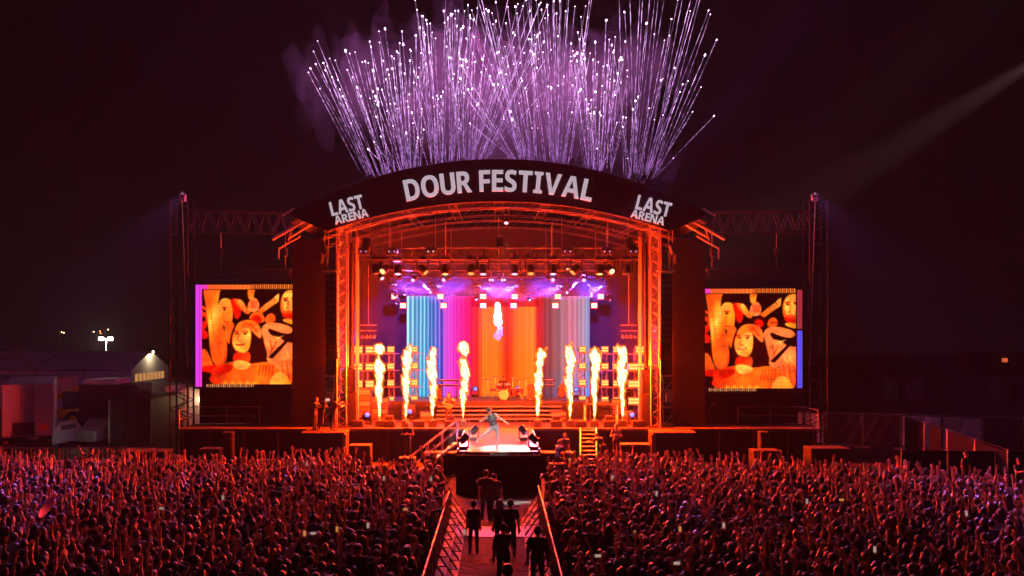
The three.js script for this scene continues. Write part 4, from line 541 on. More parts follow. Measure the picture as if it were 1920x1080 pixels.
// named figures
{
  const perf = person({ ...OUT(0, 0, 2, 0), top: [.045, .045, .05], leg: [.2, .21, .24], shoe: [.35, .33, .36], hair: 'cap', cap: [.06, .055, .06], sleeve: 0, hipY: .9, lean: .08, side: .3, turn: .2, nod: -.05,
    armR: [.85, -.55, -.1, -.72, .45, -.5], armL: [-.75, -.62, -.1, -.85, -.5, -.12], legL: [-.06, -1, -.02, .04, -1, .04], legR: [.78, -.62, -.15, .75, -.58, .42] }, .016);
  const m = top('person', perf, M.person, 'performer in grey trousers and dark sleeveless top kicking a leg out on the catwalk', 'person', [-.18, DY, -.95], [0, Math.PI, 0], null, [1.06, 1.06, 1.06]);
  const [hp] = perf.userData.hands, mic = thing('microphone', 'handheld microphone held by the performer on the catwalk', 'microphone', [-hp[0].x * 1.06 - .18, hp[0].y * 1.06 + DY + .02, -hp[0].z * 1.06 - .95]); mesh('handle', cyl(.014, .02, .17, 10), M.black, mic, [.03, .02, .02], [0, 0, -.5]); mesh('grille', sph(.028, 10, 8), M.steel, mic, [.085, .11, .02]);
  const who = [
    ['camera operator in dark shirt and shorts reaching to a camera on the left platform', OUT(0, 1, 0, 2), { hair: 'short', armR: [.2, -.6, -.6, -.2, .1, -1], armL: [-.2, -.6, -.6, .1, .1, -1], lean: .1 }, [-9.55, DY - .04, -8.35], -1.9],
    ['camera operator bent behind the tripod camera on the left platform', OUT(0, 0, 1, 2), { hair: 'cap', armR: [.3, -.5, -.7, -.3, .4, -.9], armL: [-.3, -.4, -.7, .2, .5, -.9], lean: .18 }, [-8.55, DY - .04, -8.2], -.9],
    ['security guard with folded arms and headphones facing the crowd before the stage skirt', OUT(0, 0, 0, 0), { hair: 'cap', cap: [.3, .28, .26], sleeve: .5, armR: [.35, -.85, -.3, -1, .1, -.35], armL: [-.35, -.85, -.3, 1, .12, -.4] }, [-4.55, .62, -6.6], Math.PI],
    ['bearded musician in a dark vest holding a guitar left of the riser steps', OUT(0, 0, 0, 2), { hair: 'short', sleeve: 0, armR: [.4, -.8, -.1, -.6, -.1, -.8], armL: [-.6, -.7, -.3, .2, .5, -.9] }, [-2.75, DY, -11.1], Math.PI + .2],
    ['musician in dark clothes standing behind the white-legged table on the right', OUT(1, 1, 0, 2), { hair: 'short', lean: .15, armR: [.2, -.7, -.6, -.1, -.2, -1], armL: [-.2, -.7, -.6, .1, -.2, -1] }, [5.35, DY, -12.6], Math.PI - .3],
    ['drummer seated behind the drum kit', OUT(0, 1, 0, 2), { hair: 'short', hipY: .62, legR: [.4, -.1, -1, .1, -1, 0], legL: [-.4, -.1, -1, -.1, -1, 0], armR: [.4, -.5, -.5, -.2, 0, -1], armL: [-.4, -.5, -.5, .2, 0, -1] }, [.3, DY + 1.0, -16.6], Math.PI],
    ['crew member with bent back climbing at the foot of the ladder stair', OUT(0, 1, 0, 0), { hair: 'short', lean: .7, armR: [.2, -.6, -.7, 0, .1, -1], armL: [-.2, -.6, -.7, 0, .1, -1] }, [5.1, .35, -5.6], .6],
    ['security guard in a cap and light vest right of the ladder stair facing the crowd', OUT(0, 1, 6, 0), { hair: 'cap', cap: [.3, .26, .2], armR: [.25, -.8, -.4, -.6, .3, -.8], armL: [-.25, -.8, -.4, .6, .3, -.8] }, [5.85, .55, -6.4], Math.PI - .2],
    ['security guard seated on a low box beside the right flank of the catwalk', OUT(0, 0, 0, 0), { hair: 'short', hipY: .75, lean: .25, legR: [.25, -.35, -1, .1, -1, 0], legL: [-.25, -.35, -1, -.1, -1, 0], armR: [.2, -.7, -.5, -.2, -.2, -1], armL: [-.2, -.7, -.5, .2, -.2, -1] }, [2.75, .35, -4.1], -.9],
    ['dim standing figure close to the stage skirt right of the catwalk', OUT(0, 1, 5, 1), { hair: 'short' }, [3.3, .1, -6.4], Math.PI + .5],
  ];
  who.forEach(([lab, c, o, p, ry], i) => top('person', person({ ...c, ...o }, .022), M.person, lab, 'person', p, [0, ry, 0]));
  const aisle = [
    ['tall person with an arm round a companion, farthest up the aisle before the catwalk', OUT(0, 0, 0, 0), {}, 31.0, 911, 1.06], ['person leaning on a taller companion, farthest up the aisle before the catwalk', OUT(0, 1, 0, 0), { hair: 'short', tilt: .35, armL: [-.5, -.4, -.1, -.6, .4, -.3] }, 30.9, 928, 1.0],
    ['person in a dark top standing alone at the left of the aisle', OUT(0, 0, 0, 1), { hair: 'bun', baggy: 1, slim: 1 }, 26.4, 888, .94], ['long-haired person in the middle of the aisle beside a short-haired companion', OUT(0, 3, 0, 0), { hair: 'long', slim: 1 }, 26.2, 938, .98], ['short-haired person right of the long-haired companion in the aisle', OUT(0, 0, 1, 0), { hair: 'short' }, 26.0, 957, 1.0],
    ['person in black in front of the two companions mid-aisle, second nearest the camera', OUT(0, 1, 0, 0), { hair: 'short', sleeve: 1, armR: [.3, -.8, -.2, -.3, -.2, -.9] }, 22.6, 944, 1.02], ['broad person in dark jacket at the right barrier of the aisle', OUT(0, 0, 0, 0), { hair: 'short', sleeve: 1, baggy: 1 }, 22.2, 1008, 1.03], ['nearest person in the aisle, only head and shoulders in view', OUT(0, 0, 0, 0), { hair: 'curly', sleeve: 1 }, 18.6, 952, 1.0],
  ];
  for (const [lab, c, o, D, px, sc] of aisle) top('person', person({ ...c, ...o }, .024), M.person, lab, 'person', [(px - 935) * D / FOCAL, 0, CAMZ - D], [0, (R() - .5) * .5, 0], 'people in the aisle', [sc, sc, sc]);
  const far = [['man in a black vest by the dark wall at the right edge of the crowd', OUT(0, 0, 0, 0), {}, [19.1, .25, 1.1], Math.PI + .5], ['man in black with folded hands near the right margin of the photo', OUT(0, 0, 0, 0), { ...ARMS.front }, [20.6, .15, 2.2], Math.PI + .3], ['man in a cap standing before the low fence at the far left', OUT(0, 0, 0, 0), { hair: 'cap' }, [-18.6, .35, 1.5], Math.PI], ['dark-haired man standing high before the fence right of the truck', OUT(0, 0, 0, 0), { ...ARMS.phone }, [-16.6, .4, 1.2], 2.6], ['worker in dark clothes in the lit yard left of the black truck', OUT(0, 0, 0, 0), {}, [-23.6, 0, -17], 2], ['worker in pale cap beside the dark container in the yard', OUT(0, 0, 0, 0), { hair: 'cap', cap: [.5, .5, .5] }, [-23.4, 0, -17.4], -1]];
  for (const [lab, c, o, p, ry] of far) top('person', person({ ...c, hair: 'short', ...o }, .028), M.person, lab, 'person', p, [0, ry, 0]);
  // boxes that raise the guards
  for (const [x, z, h, lab] of [[-4.55, -6.6, .62, 'low box under the arms-folded guard'], [5.85, -6.4, .55, 'low box under the capped guard right of the ladder stair'], [2.75, -4.05, .72, 'low box the seated guard sits on'], [5.1, -5.6, .35, 'low box under the bent crew member'], [19.1, 1.1, .25, 'low step under the man in the black vest'], [20.6, 2.2, .15, 'low step under the man near the right margin'], [-18.6, 1.5, .35, 'low step under the man in a cap at the far left'], [-16.6, 1.2, .4, 'low step under the dark-haired man before the fence'], [3.3, -6.4, .1, 'thin board under the dim figure by the stage skirt']]) { const g = thing('step_box', lab, 'box', [x, 0, z]); mesh('body', box(.8, h - .03, .6, .02), M.black, g, [0, (h - .03) / 2, x === 2.75 ? .1 : 0]); mesh('top_board', box(.82, .03, .62), M.ply, g, [0, h - .015, x === 2.75 ? .1 : 0]); }
}
// tripod camera
{
  const g = thing('tripod_camera', 'broadcast camera on a tripod between the two operators on the left platform', 'camera', [-9.0, DY - .04, -7.95], .5);
  for (let i = 0; i < 3; i++) { const a = i * 2.094; bar('leg', [0, 1.15, 0], [Math.cos(a) * .42, 0, Math.sin(a) * .42], .025, M.blackMetal, g); } mesh('head', cyl(.09, .07, .14, 10), M.blackMetal, g, [0, 1.22, 0]); mesh('camera_body', box(.18, .26, .5, .03), M.blackMetal, g, [0, 1.42, 0]); mesh('lens', cyl(.09, .075, .34, 12), M.black, g, [0, 1.42, -.4], [Math.PI / 2, 0, 0]); mesh('viewfinder', box(.22, .14, .05), glow(.5, .45, .4), g, [.14, 1.62, .15]); bar('pan_bar', [0, 1.2, .1], [.25, 1.05, .6], .015, M.blackMetal, g);
}
// ---------------------------------------------------------------- band gear
{
  const y = DY + 1.0, k = thing('drum_kit', 'drum kit with cymbals on the riser before the video wall', 'drums', [.3, y, -15.4]);
  const shell = std(.06, .02, .015, .25), skin = std(.6, .58, .55, .5);
  const drum = (x, yy, z, r, h, rx) => { const d = mesh('drum_shell', cyl(r, r, h, 18), shell, k, [x, yy, z], [rx, 0, 0]); mesh('drum_skin', cyl(r * .97, r * .97, .02, 18), skin, d, [0, h / 2, 0]); for (const q of [-1, 1]) mesh('hoop', new THREE.TorusGeometry(r, .012, 6, 18), M.chrome, d, [0, q * h / 2, 0], [Math.PI / 2, 0, 0]); };
  drum(0, .32, .1, .31, .42, Math.PI / 2); drum(-.26, .82, 0, .17, .22, .35); drum(.22, .82, 0, .18, .24, .35); drum(.62, .45, -.1, .22, .4, 0); drum(-.62, .6, -.15, .18, .16, 0); drum(1.0, .55, -.1, .2, .3, 0);
  for (const [x, h] of [[-.95, 1.25], [-.5, 1.4], [.55, 1.45], [.95, 1.2], [1.35, 1.3]]) { bar('stand', [x, 0, -.1], [x, h, -.1], .016, M.chrome, k); for (let i = 0; i < 3; i++) bar('stand_leg', [x, .3, -.1], [x + .25 * Math.cos(i * 2.1), 0, -.1 + .25 * Math.sin(i * 2.1)], .012, M.chrome, k); mesh('cymbal', cyl(.02, .24, .035, 20), std(.75, .5, .2, .25, 1), k, [x, h, -.1], [.2, 0, .1]); }
  const kb = (lab, x, z, y0, sx) => { const g = thing('keyboard_rig', lab, 'keyboard', [x, y0, z]); for (const [yy, w] of [[.85, 1.2], [1.15, 1.3]]) { mesh('keyboard_body', box(w, .1, .36), M.blackMetal, g, [0, yy, 0]); mesh('key_bed', box(w - .1, .02, .14), M.white, g, [0, yy + .055, sx * .08]); } for (const x2 of [-.45, .45]) { bar('stand', [x2, 0, -.15], [x2, 1.15, .1], .025, M.blackMetal, g); bar('stand', [x2, 0, .2], [x2, .85, -.1], .025, M.blackMetal, g); } mesh('rear_case', box(.5, .9, .4), M.wood, g, [-.75 * sx, .46, -.3]); };
  kb('two-tier keyboard rig left of the drum kit', -3.0, -15.6, y, 1); kb('two-tier keyboard rig right of the drum kit', 2.75, -15.6, y, 1);
  const ms = (lab, x, z, h, y0) => { const g = thing('microphone_stand', lab, 'stand', [x, y0, z]); mesh('foot', cyl(.16, .17, .03, 14), M.blackMetal, g, [0, .015, 0]); bar('pole', [0, 0, 0], [0, h, 0], .013, M.blackMetal, g); bar('boom', [-.12, h - .1, 0], [.35, h + .3, 0], .011, M.blackMetal, g); mesh('microphone', sph(.03), M.steel, g, [.36, h + .31, 0]); };
  ms('boom microphone stand left of the drum kit', -1.2, -14.9, 1.3, y); ms('boom microphone stand right of the right keyboard rig', 3.9, -15, 1.1, y); ms('microphone stand on the right side platform', 11.2, -9.6, .95, DY);
  const gt = thing('stringed_instrument', 'upright cello-shaped instrument on a stand right of the right keyboards', 'instrument', [3.75, y, -15.2], .2); { const s = new THREE.Shape(); s.moveTo(0, 0); s.bezierCurveTo(.28, 0, .26, .35, .14, .42); s.bezierCurveTo(.22, .5, .2, .72, 0, .74); s.bezierCurveTo(-.2, .72, -.22, .5, -.14, .42); s.bezierCurveTo(-.26, .35, -.28, 0, 0, 0); mesh('body', new THREE.ExtrudeGeometry(s, { depth: .08, bevelSize: .015, bevelThickness: .015 }), M.wood, gt, [0, .2, 0], [-.1, 0, -.15]); bar('neck', [.1, .9, 0], [.2, 1.5, -.05], .022, M.wood, gt); bar('end_pin', [0, 0, .05], [0, .22, .04], .01, M.steel, gt); }
  const tb = thing('white_table', 'table with slim white legs and gear on top, at stage right', 'table', [5.75, DY, -12.05]); mesh('table_top', box(1.95, .06, .75), M.ply, tb, [0, 1.02, 0]); for (const x of [-.9, .9]) for (const z of [-.3, .3]) mesh('leg', box(.06, 1.0, .06), M.white, tb, [x, .5, z]); mesh('mixer', box(.8, .1, .4), M.blackMetal, tb, [.1, 1.1, 0], [.15, 0, 0]);
  const gu = thing('electric_guitar', 'electric guitar held by the bearded musician left of the riser steps', 'guitar', [-2.72, DY + 1.02, -10.82], 0); { const s = new THREE.Shape(); s.absellipse(0, 0, .2, .15, 0, 6.283); mesh('body', new THREE.ExtrudeGeometry(s, { depth: .04, bevelSize: .01, bevelThickness: .01 }), M.wood, gu); bar('neck', [.15, .03, .02], [.75, .18, .05], .02, M.wood, gu); }
  for (const [x, z, w, h, lab, n] of [[-6.9, -13.8, 1.0, 1.25, 'rack of equipment drawers behind the first flame at stage left', 4], [-5.2, -13.4, .8, .9, 'striped amplifier case at stage left behind the second flame', 3], [-4.1, -12.4, .7, .55, 'low road case at stage left before the video wall', 2], [6.95, -13.4, .9, 1.2, 'equipment rack at stage right behind the last flame', 4], [7.2, -11.6, .6, .7, 'small lit amplifier case at stage right corner', 2], [-7.4, -11.4, .7, 1.9, 'tall pile of equipment drawers beside the left speaker stack', 6], [3.45, -13.2, .9, .5, 'low table case right of the riser steps', 2]]) { const g = thing('equipment_rack', lab, 'equipment', [x, DY, z]); mesh('case', box(w, h, .6, .02), M.blackMetal, g, [0, h / 2, 0]); for (let i = 0; i < n; i++) mesh('drawer_front', box(w - .1, h / n - .06, .03), i % 2 ? M.steel : M.ply, g, [0, (i + .5) * h / n, .3]); }
  // side hung spotlight clusters in the wings
  for (const s of [-1, 1]) { const g = thing('wing_lamp_bar', `short bar of small spotlights high in the ${s < 0 ? 'left' : 'right'} wing`, 'stage light', [s * 7.2, 6.95, -11.2]); for (const y2 of [0, .3]) bar('pipe', [-.45, y2, 0], [.45, y2, 0], .03, M.alu, g); for (let i = 0; i < 4; i++) { mesh('spotlight', HEAD, M.alu, g, [-.33 + i * .22, -.3, .05], [.8, 0, s * .4], [.55, .55, .55]); } bar('hanger', [0, .3, 0], [0, 3.6, 0], .02, M.steel, g); }
}
// ---------------------------------------------------------------- aisle barriers
{
  const mat = std(.13, .125, .12, .45, .6), plate = std(.06, .056, .052, .55, .4);
  const G = { plate: box(.96, .02, .6), step: box(.9, .03, .3), rail: box(1.0, .06, .05), up: box(.05, 1.12, .05), slat: box(.035, .95, .02) };
  for (const s of [-1, 1]) for (let i = 0; i < 13; i++) {
    const z = 4.9 + i * 1.02, x = s * 1.62 - .15; const b = thing('crowd_barrier', `metal crowd barrier section along the ${s < 0 ? 'left' : 'right'} side of the aisle, ${nth(i)} from the catwalk`, 'barrier', [x, 0, z], s * Math.PI / 2, 'aisle barriers');
    mesh('floor_plate', G.plate, plate, b, [0, .012, -.32]); mesh('step', G.step, plate, b, [0, .38, -.22]); mesh('top_rail', G.rail, mat, b, [0, 1.14, 0]);
    for (const q of [-.46, .46]) { mesh('upright', G.up, mat, b, [q, .57, 0]); bar('rear_strut', [q, .85, -.03], [q, .04, -.58], .018, mat, b); }
    for (let j = 0; j < 8; j++) mesh('slat', G.slat, mat, b, [-.36 + j * .103, .6, .01]);
  }
  const g = new THREE.PlaneGeometry(3.1, 1.5, 60, 30), p = g.attributes.position; for (let i = 0; i < p.count; i++) p.setZ(i, .035 * fbm(p.getX(i) * .11 + .5, p.getY(i) * .11 + .5, 4, 12)); g.computeVertexNormals();
  top('ground_sheet', g, std(.75, .72, .66, .6), 'crumpled pale sheet lying across the aisle', 'sheet', [-.1, .012, 6.8], [-Math.PI / 2, 0, 0]);
}
// ---------------------------------------------------------------- crowd
{
  const kinds = [['up', 0], ['up', 1], ['right', 0], ['right', 1], ['left', 0], ['left', 1], ['down', 0], ['down', 1], ['down', 2], ['phone', 0], ['phone', 1], ['clap', 0], ['clap', 1], ['wide', 0], ['front', 0], ['front', 1], ['tall', 0], ['tall', 1]];
  const hairs = ['short', 'long', 'short', 'curly', 'cap', 'bun', 'long', 'short'], r = rng(77);
  const hairWord = { short: 'short-haired', long: 'long-haired', curly: 'curly-haired', cap: 'capped', bun: 'person with a hair bun', bald: 'bald' }, topWord = ['black', 'dark grey', 'grey', 'white', 'dark red', 'navy', 'beige'], poseWord = { up: 'both arms up', right: 'right arm up', left: 'left arm up', down: 'arms down', phone: 'one arm raised forward', clap: 'hands joined overhead', wide: 'arms spread wide', front: 'hands at the chest', tall: 'one straight arm high' };
  const geos = kinds.map(([k, n], i) => { const hair = hairs[(i * 3 + n) % hairs.length], t = [0, 1, 0, 2, 3, 0, 5, 1, 0, 4, 0, 6, 0, 1, 3, 0, 0, 2][i], sk = [0, 1, 0, 2, 0, 1, 0, 3, 0][i % 9]; const g = person({ ...OUT(sk, [0, 1, 2, 0, 3, 1][i % 6], t, i % 3), ...ARMS[k], hair, slim: hair === 'long' || hair === 'bun', sleeve: i % 4 === 3 ? 0 : .5, turn: (i % 5 - 2) * .15, tilt: (i % 3 - 1) * .1, nod: -.12 }); g.userData.say = [hair, t, k]; return g; });
  const pick = (D) => { const q = r(), raised = D > 29 ? .74 : D > 24 ? .58 : .38; if (q < raised) return [0, 1, 2, 3, 4, 5, 9, 10, 11, 12, 13, 16, 17][Math.floor(r() * 13)]; return [6, 7, 8, 14, 15, 6, 7, 8][Math.floor(r() * 8)]; };
  const spots = [];
  for (let row = 0, D = 17.7; D < 36.2; row++, D += .53) {
    for (const s of [-1, 1]) { let col = 0; for (let x = s < 0 ? -2.3 : 2.0; Math.abs(x) < D * .62 + 1; x += s * .5, col++) {
      const px = 935 + FOCAL * x / D, jx = (r() - .5) * .3, jz = (r() - .5) * .34, miss = r();
      const edge = s < 0 ? 35.6 - Math.max(0, Math.abs(x) - 14) * .05 : 36 - Math.max(0, x - 6) * .36;        // front line of the crowd
      if (D > edge || miss < .06 || (D > 32.9 && Math.abs(x) < 2.6)) continue;
      if (D > 33.5 && Math.abs(x + 4.4) < 1.2) continue;
      spots.push({ D, x: x + jx, z: CAMZ - D + jz, row, col, s, px, inside: px > -5 && px < 1925 });
    } }
  }
  const solo = spots.filter((p) => p.inside).slice(0, 266), rest = [], taken = new Set(solo);
  for (const p of spots) if (!taken.has(p)) rest.push(p);
  const place = (p) => [V(p.x, 0, p.z), (r() - .5) * .9 - p.x * .008, .86 + Math.pow(r(), .8) * .18];
  const counts = {};
  solo.forEach((p) => {
    const i = pick(p.D), g = geos[i], [hair, t, k] = g.userData.say, [pos, ry, sc] = place(p), key = p.row + '/' + p.s, n = counts[key] = (counts[key] ?? 0) + 1;
    p.k = i; p.pos = pos; p.ry = ry; p.sc = sc;
    const lab = `${hair === 'bun' ? 'bun-haired' : hairWord[hair]} fan, ${topWord[t]} top, ${poseWord[k]}, ${nth(p.row)} row, ${nth(n - 1)} ${p.s < 0 ? 'left' : 'right'} of aisle`;
    top('person', g, M.person, lab, 'person', pos, [0, ry, 0], 'fans in the near crowd', [sc, sc, sc]);
  });
  const crowd = new THREE.Group(); crowd.name = 'crowd'; tag(crowd, 'dense far crowd of fans filling the ground up to the stage', 'crowd', null, 'stuff'); scene.add(crowd);
  const by = geos.map(() => []); for (const p of rest) { const i = pick(p.D); by[i].push(place(p)); p.k = i; }
  by.forEach((l, i) => { if (!l.length) return; const im = new THREE.InstancedMesh(geos[i], M.person, l.length); im.name = 'fan_cluster'; im.castShadow = im.receiveShadow = true; const q = new THREE.Quaternion(), m = new THREE.Matrix4(), c = new THREE.Color(); l.forEach(([p, ry, s], j) => { q.setFromAxisAngle(UP, ry); m.compose(p, q, V(s, s, s)); im.setMatrixAt(j, m); const v = .7 + .6 * r(); im.setColorAt(j, c.setRGB(v, v, v)); }); crowd.add(im); });
  // glowing phones held up by raised hands
  const phones = [[690, 985], [1068, 862], [1105, 882], [1148, 895], [1231, 925], [826, 990], [588, 1000], [632, 992], [834, 1030], [871, 998], [720, 897], [807, 890], [808, 898], [571, 1000], [697, 1025], [760, 955], [575, 870], [488, 930], [418, 933], [303, 953], [345, 1027], [277, 1040], [1121, 1042], [1125, 1022], [1275, 992], [1357, 985], [1467, 994], [1578, 937], [1513, 940], [1688, 1017], [1812, 963], [1269, 1056], [1460, 925], [1640, 1030], [1190, 1000], [1500, 1010]];
  phones.filter((_, i) => i % 3 !== 2).sort((a, b) => a[0] - b[0]).forEach(([px, py], i) => { const hgt = 1.95, D = (EYE - hgt) * FOCAL / (py - 625), p = at(px, py, D); const g = thing('phone', `lit phone held up in the crowd, ${nth(i)} from the left of all phones`, 'phone', p, 0, 'lit phones in the crowd'); const a = i % 4 === 1; mesh('body', box(a ? .15 : .075, a ? .075 : .15, .01, .004), M.black, g); mesh('screen', box(a ? .138 : .068, a ? .066 : .138, .003, .001), i % 3 ? glow(.36, .24, .2) : glow(.5, .19, .05), g, [0, 0, .0065]);
    const arm = mesh('holding_hand', fingerGeo, M.skin, g, [.02, -.14, -.01]); });
  top('hand_fan', (() => { const g = new THREE.CylinderGeometry(.13, .13, .012, 24); g.rotateX(Math.PI / 2); return g; })(), std(.8, .2, .35, .6), 'round pink hand fan held up in the left crowd', 'fan', at(280, 969, 22.4));
  top('parasol', (() => { const g = new THREE.ConeGeometry(.34, .2, 14, 1, true); g.rotateZ(1.1); return g; })(), new THREE.MeshStandardMaterial({ color: lin(.5, .3, .7), roughness: .6, side: THREE.DoubleSide }), 'small tilted purple parasol at the far left of the crowd', 'parasol', at(82, 947, 23.6));
}
// ---------------------------------------------------------------- fireworks: fans of comets from mortars on the roof
{
  const r = rng(41), tailMats = [.5, .85, 1.3].map((k) => new THREE.MeshBasicMaterial({ vertexColors: true, color: lin(k, k, k) })), starMat = glow(7, 4.6, 7.5);
  const strand = (seed, y0, y1, n, rad, wob, col) => {        // a thin wavering strand of sparks along y
    const q = rng(seed), P = [], C = [], I = []; let ox = 0, oz = 0;
    for (let i = 0; i <= n; i++) { const t = y0 + (y1 - y0) * i / n, w = rad(t) * (.7 + .6 * q()); ox += (q() - .5) * wob; oz += (q() - .5) * wob; ox *= .8; oz *= .8; const c = col(t, q()); for (let k = 0; k < 3; k++) { const a = k * 2.094; P.push(ox + w * Math.cos(a), t, oz + w * Math.sin(a)); C.push(...c); } if (i < n) for (let k = 0; k < 3; k++) { const b = i * 3, k2 = (k + 1) % 3; I.push(b + k, b + 3 + k, b + k2, b + k2, b + 3 + k, b + 3 + k2); } }
    const g = new THREE.BufferGeometry(); g.setAttribute('position', new THREE.Float32BufferAttribute(P, 3)); g.setAttribute('color', new THREE.Float32BufferAttribute(C, 3)); g.setIndex(I); g.computeVertexNormals(); return g; };
  const tails = []; for (let v = 0; v < 5; v++) {
    tails.push(strand(50 + v, .06, 1, 46, (t) => .0115 - .003 * t, .018, (t, q) => { const k = (.55 + 2.0 * Math.pow(t, 1.5)) * (.2 + 1.6 * q * q); return [k * (.66 + .22 * t), k * (.26 + .26 * t), k * .95]; }));
  }
  const star = new THREE.IcosahedronGeometry(1, 0);
  const fans = [[716, 334, 575, 715, 85, 205, 30, 1.0], [765, 322, 690, 800, 70, 290, 44, .7], [832, 310, 768, 890, 10, 230, 42, .6], [884, 304, 830, 1035, -10, 210, 46, .5], [990, 303, 858, 1010, -5, 230, 44, .5], [1048, 310, 985, 1118, -15, 225, 38, .6], [1120, 322, 1068, 1178, 45, 270, 44, .7], [1198, 338, 1150, 1345, -10, 255, 40, 1.0]];
  fans.forEach(([bx, by, x0, x1, y0, y1, n, w], f) => {
    const D = 45.6 + (f % 2) * .5, base = at(bx, by, D), mo = thing('firework_mortar', `firework mortar rack on the roof behind the banner, ${nth(f)} from the left`, 'firework', base.clone().add(V(0, -.25, 0)), 0, 'firework mortars'); mesh('rack', box(.7, .12, .5), M.ply, mo, [0, -.1, 0]); for (let q = 0; q < 5; q++) mesh('tube', cyl(.05, .05, .4, 10), M.black, mo, [-.26 + q * .13, .08, 0], [0, 0, .16 - q * .08]); bar('stand', [-.25, -.15, 0], [-.25, -.9, 0], .025, M.steel, mo); bar('stand', [.25, -.15, 0], [.25, -.9, 0], .025, M.steel, mo);
    const list = []; for (let i = 0; i < n; i++) { const u = (i + .2 + .6 * r()) / n, px = x0 + (x1 - x0) * u, tall = r(), py = tall > .9 ? y0 - 20 * r() : y0 + 8 + (y1 - y0) * Math.pow(r(), 1.15) * (.55 + .45 * Math.abs(Math.sin(u * 5 + f))); list.push([px, py]); }
    list.forEach(([px, py], i) => {
      const d2 = D + (r() - .5) * 2.4, head = at(px, py, d2), b = base.clone().add(V((i / n - .5) * 1.1 + (r() - .5) * .6, -.25, (r() - .5) * 1.2)), dir = head.clone().sub(b), L = dir.length();
      const c = thing('firework_comet', `violet firework comet, ${nth(f)} fan from left, ${nth(i)} star from left within it`, 'firework', b, 0, 'firework comets'); c.quaternion.setFromUnitVectors(UP, dir.normalize());
      mesh('spark_tail', tails[(i + f) % 5], tailMats[Math.floor(r() * 3)], c, null, [0, r() * 6, 0], [1, L, 1]); const s = .022 + .04 * r() * r(); mesh('star', star, starMat, c, [0, L, 0], [r() * 3, r() * 3, 0], [s, s * 2, s]);
      if (r() > .82) mesh('second_star', star, starMat, c, [0, L * (.35 + .4 * r()), 0], null, [s * .8, s * .8, s * .8]);
    });
  });
  for (const [px, py] of [[620, 170], [665, 130], [720, 180], [765, 120], [800, 200], [835, 90], [870, 160], [905, 80], [935, 190], [950, 100], [990, 60], [1010, 160], [1050, 100], [1085, 180], [1125, 150], [1165, 200], [1200, 110], [1245, 170], [1290, 130]]) pointLight(at(px, py, 45.2), lin(.88, .2, .82), 54, .3);
}
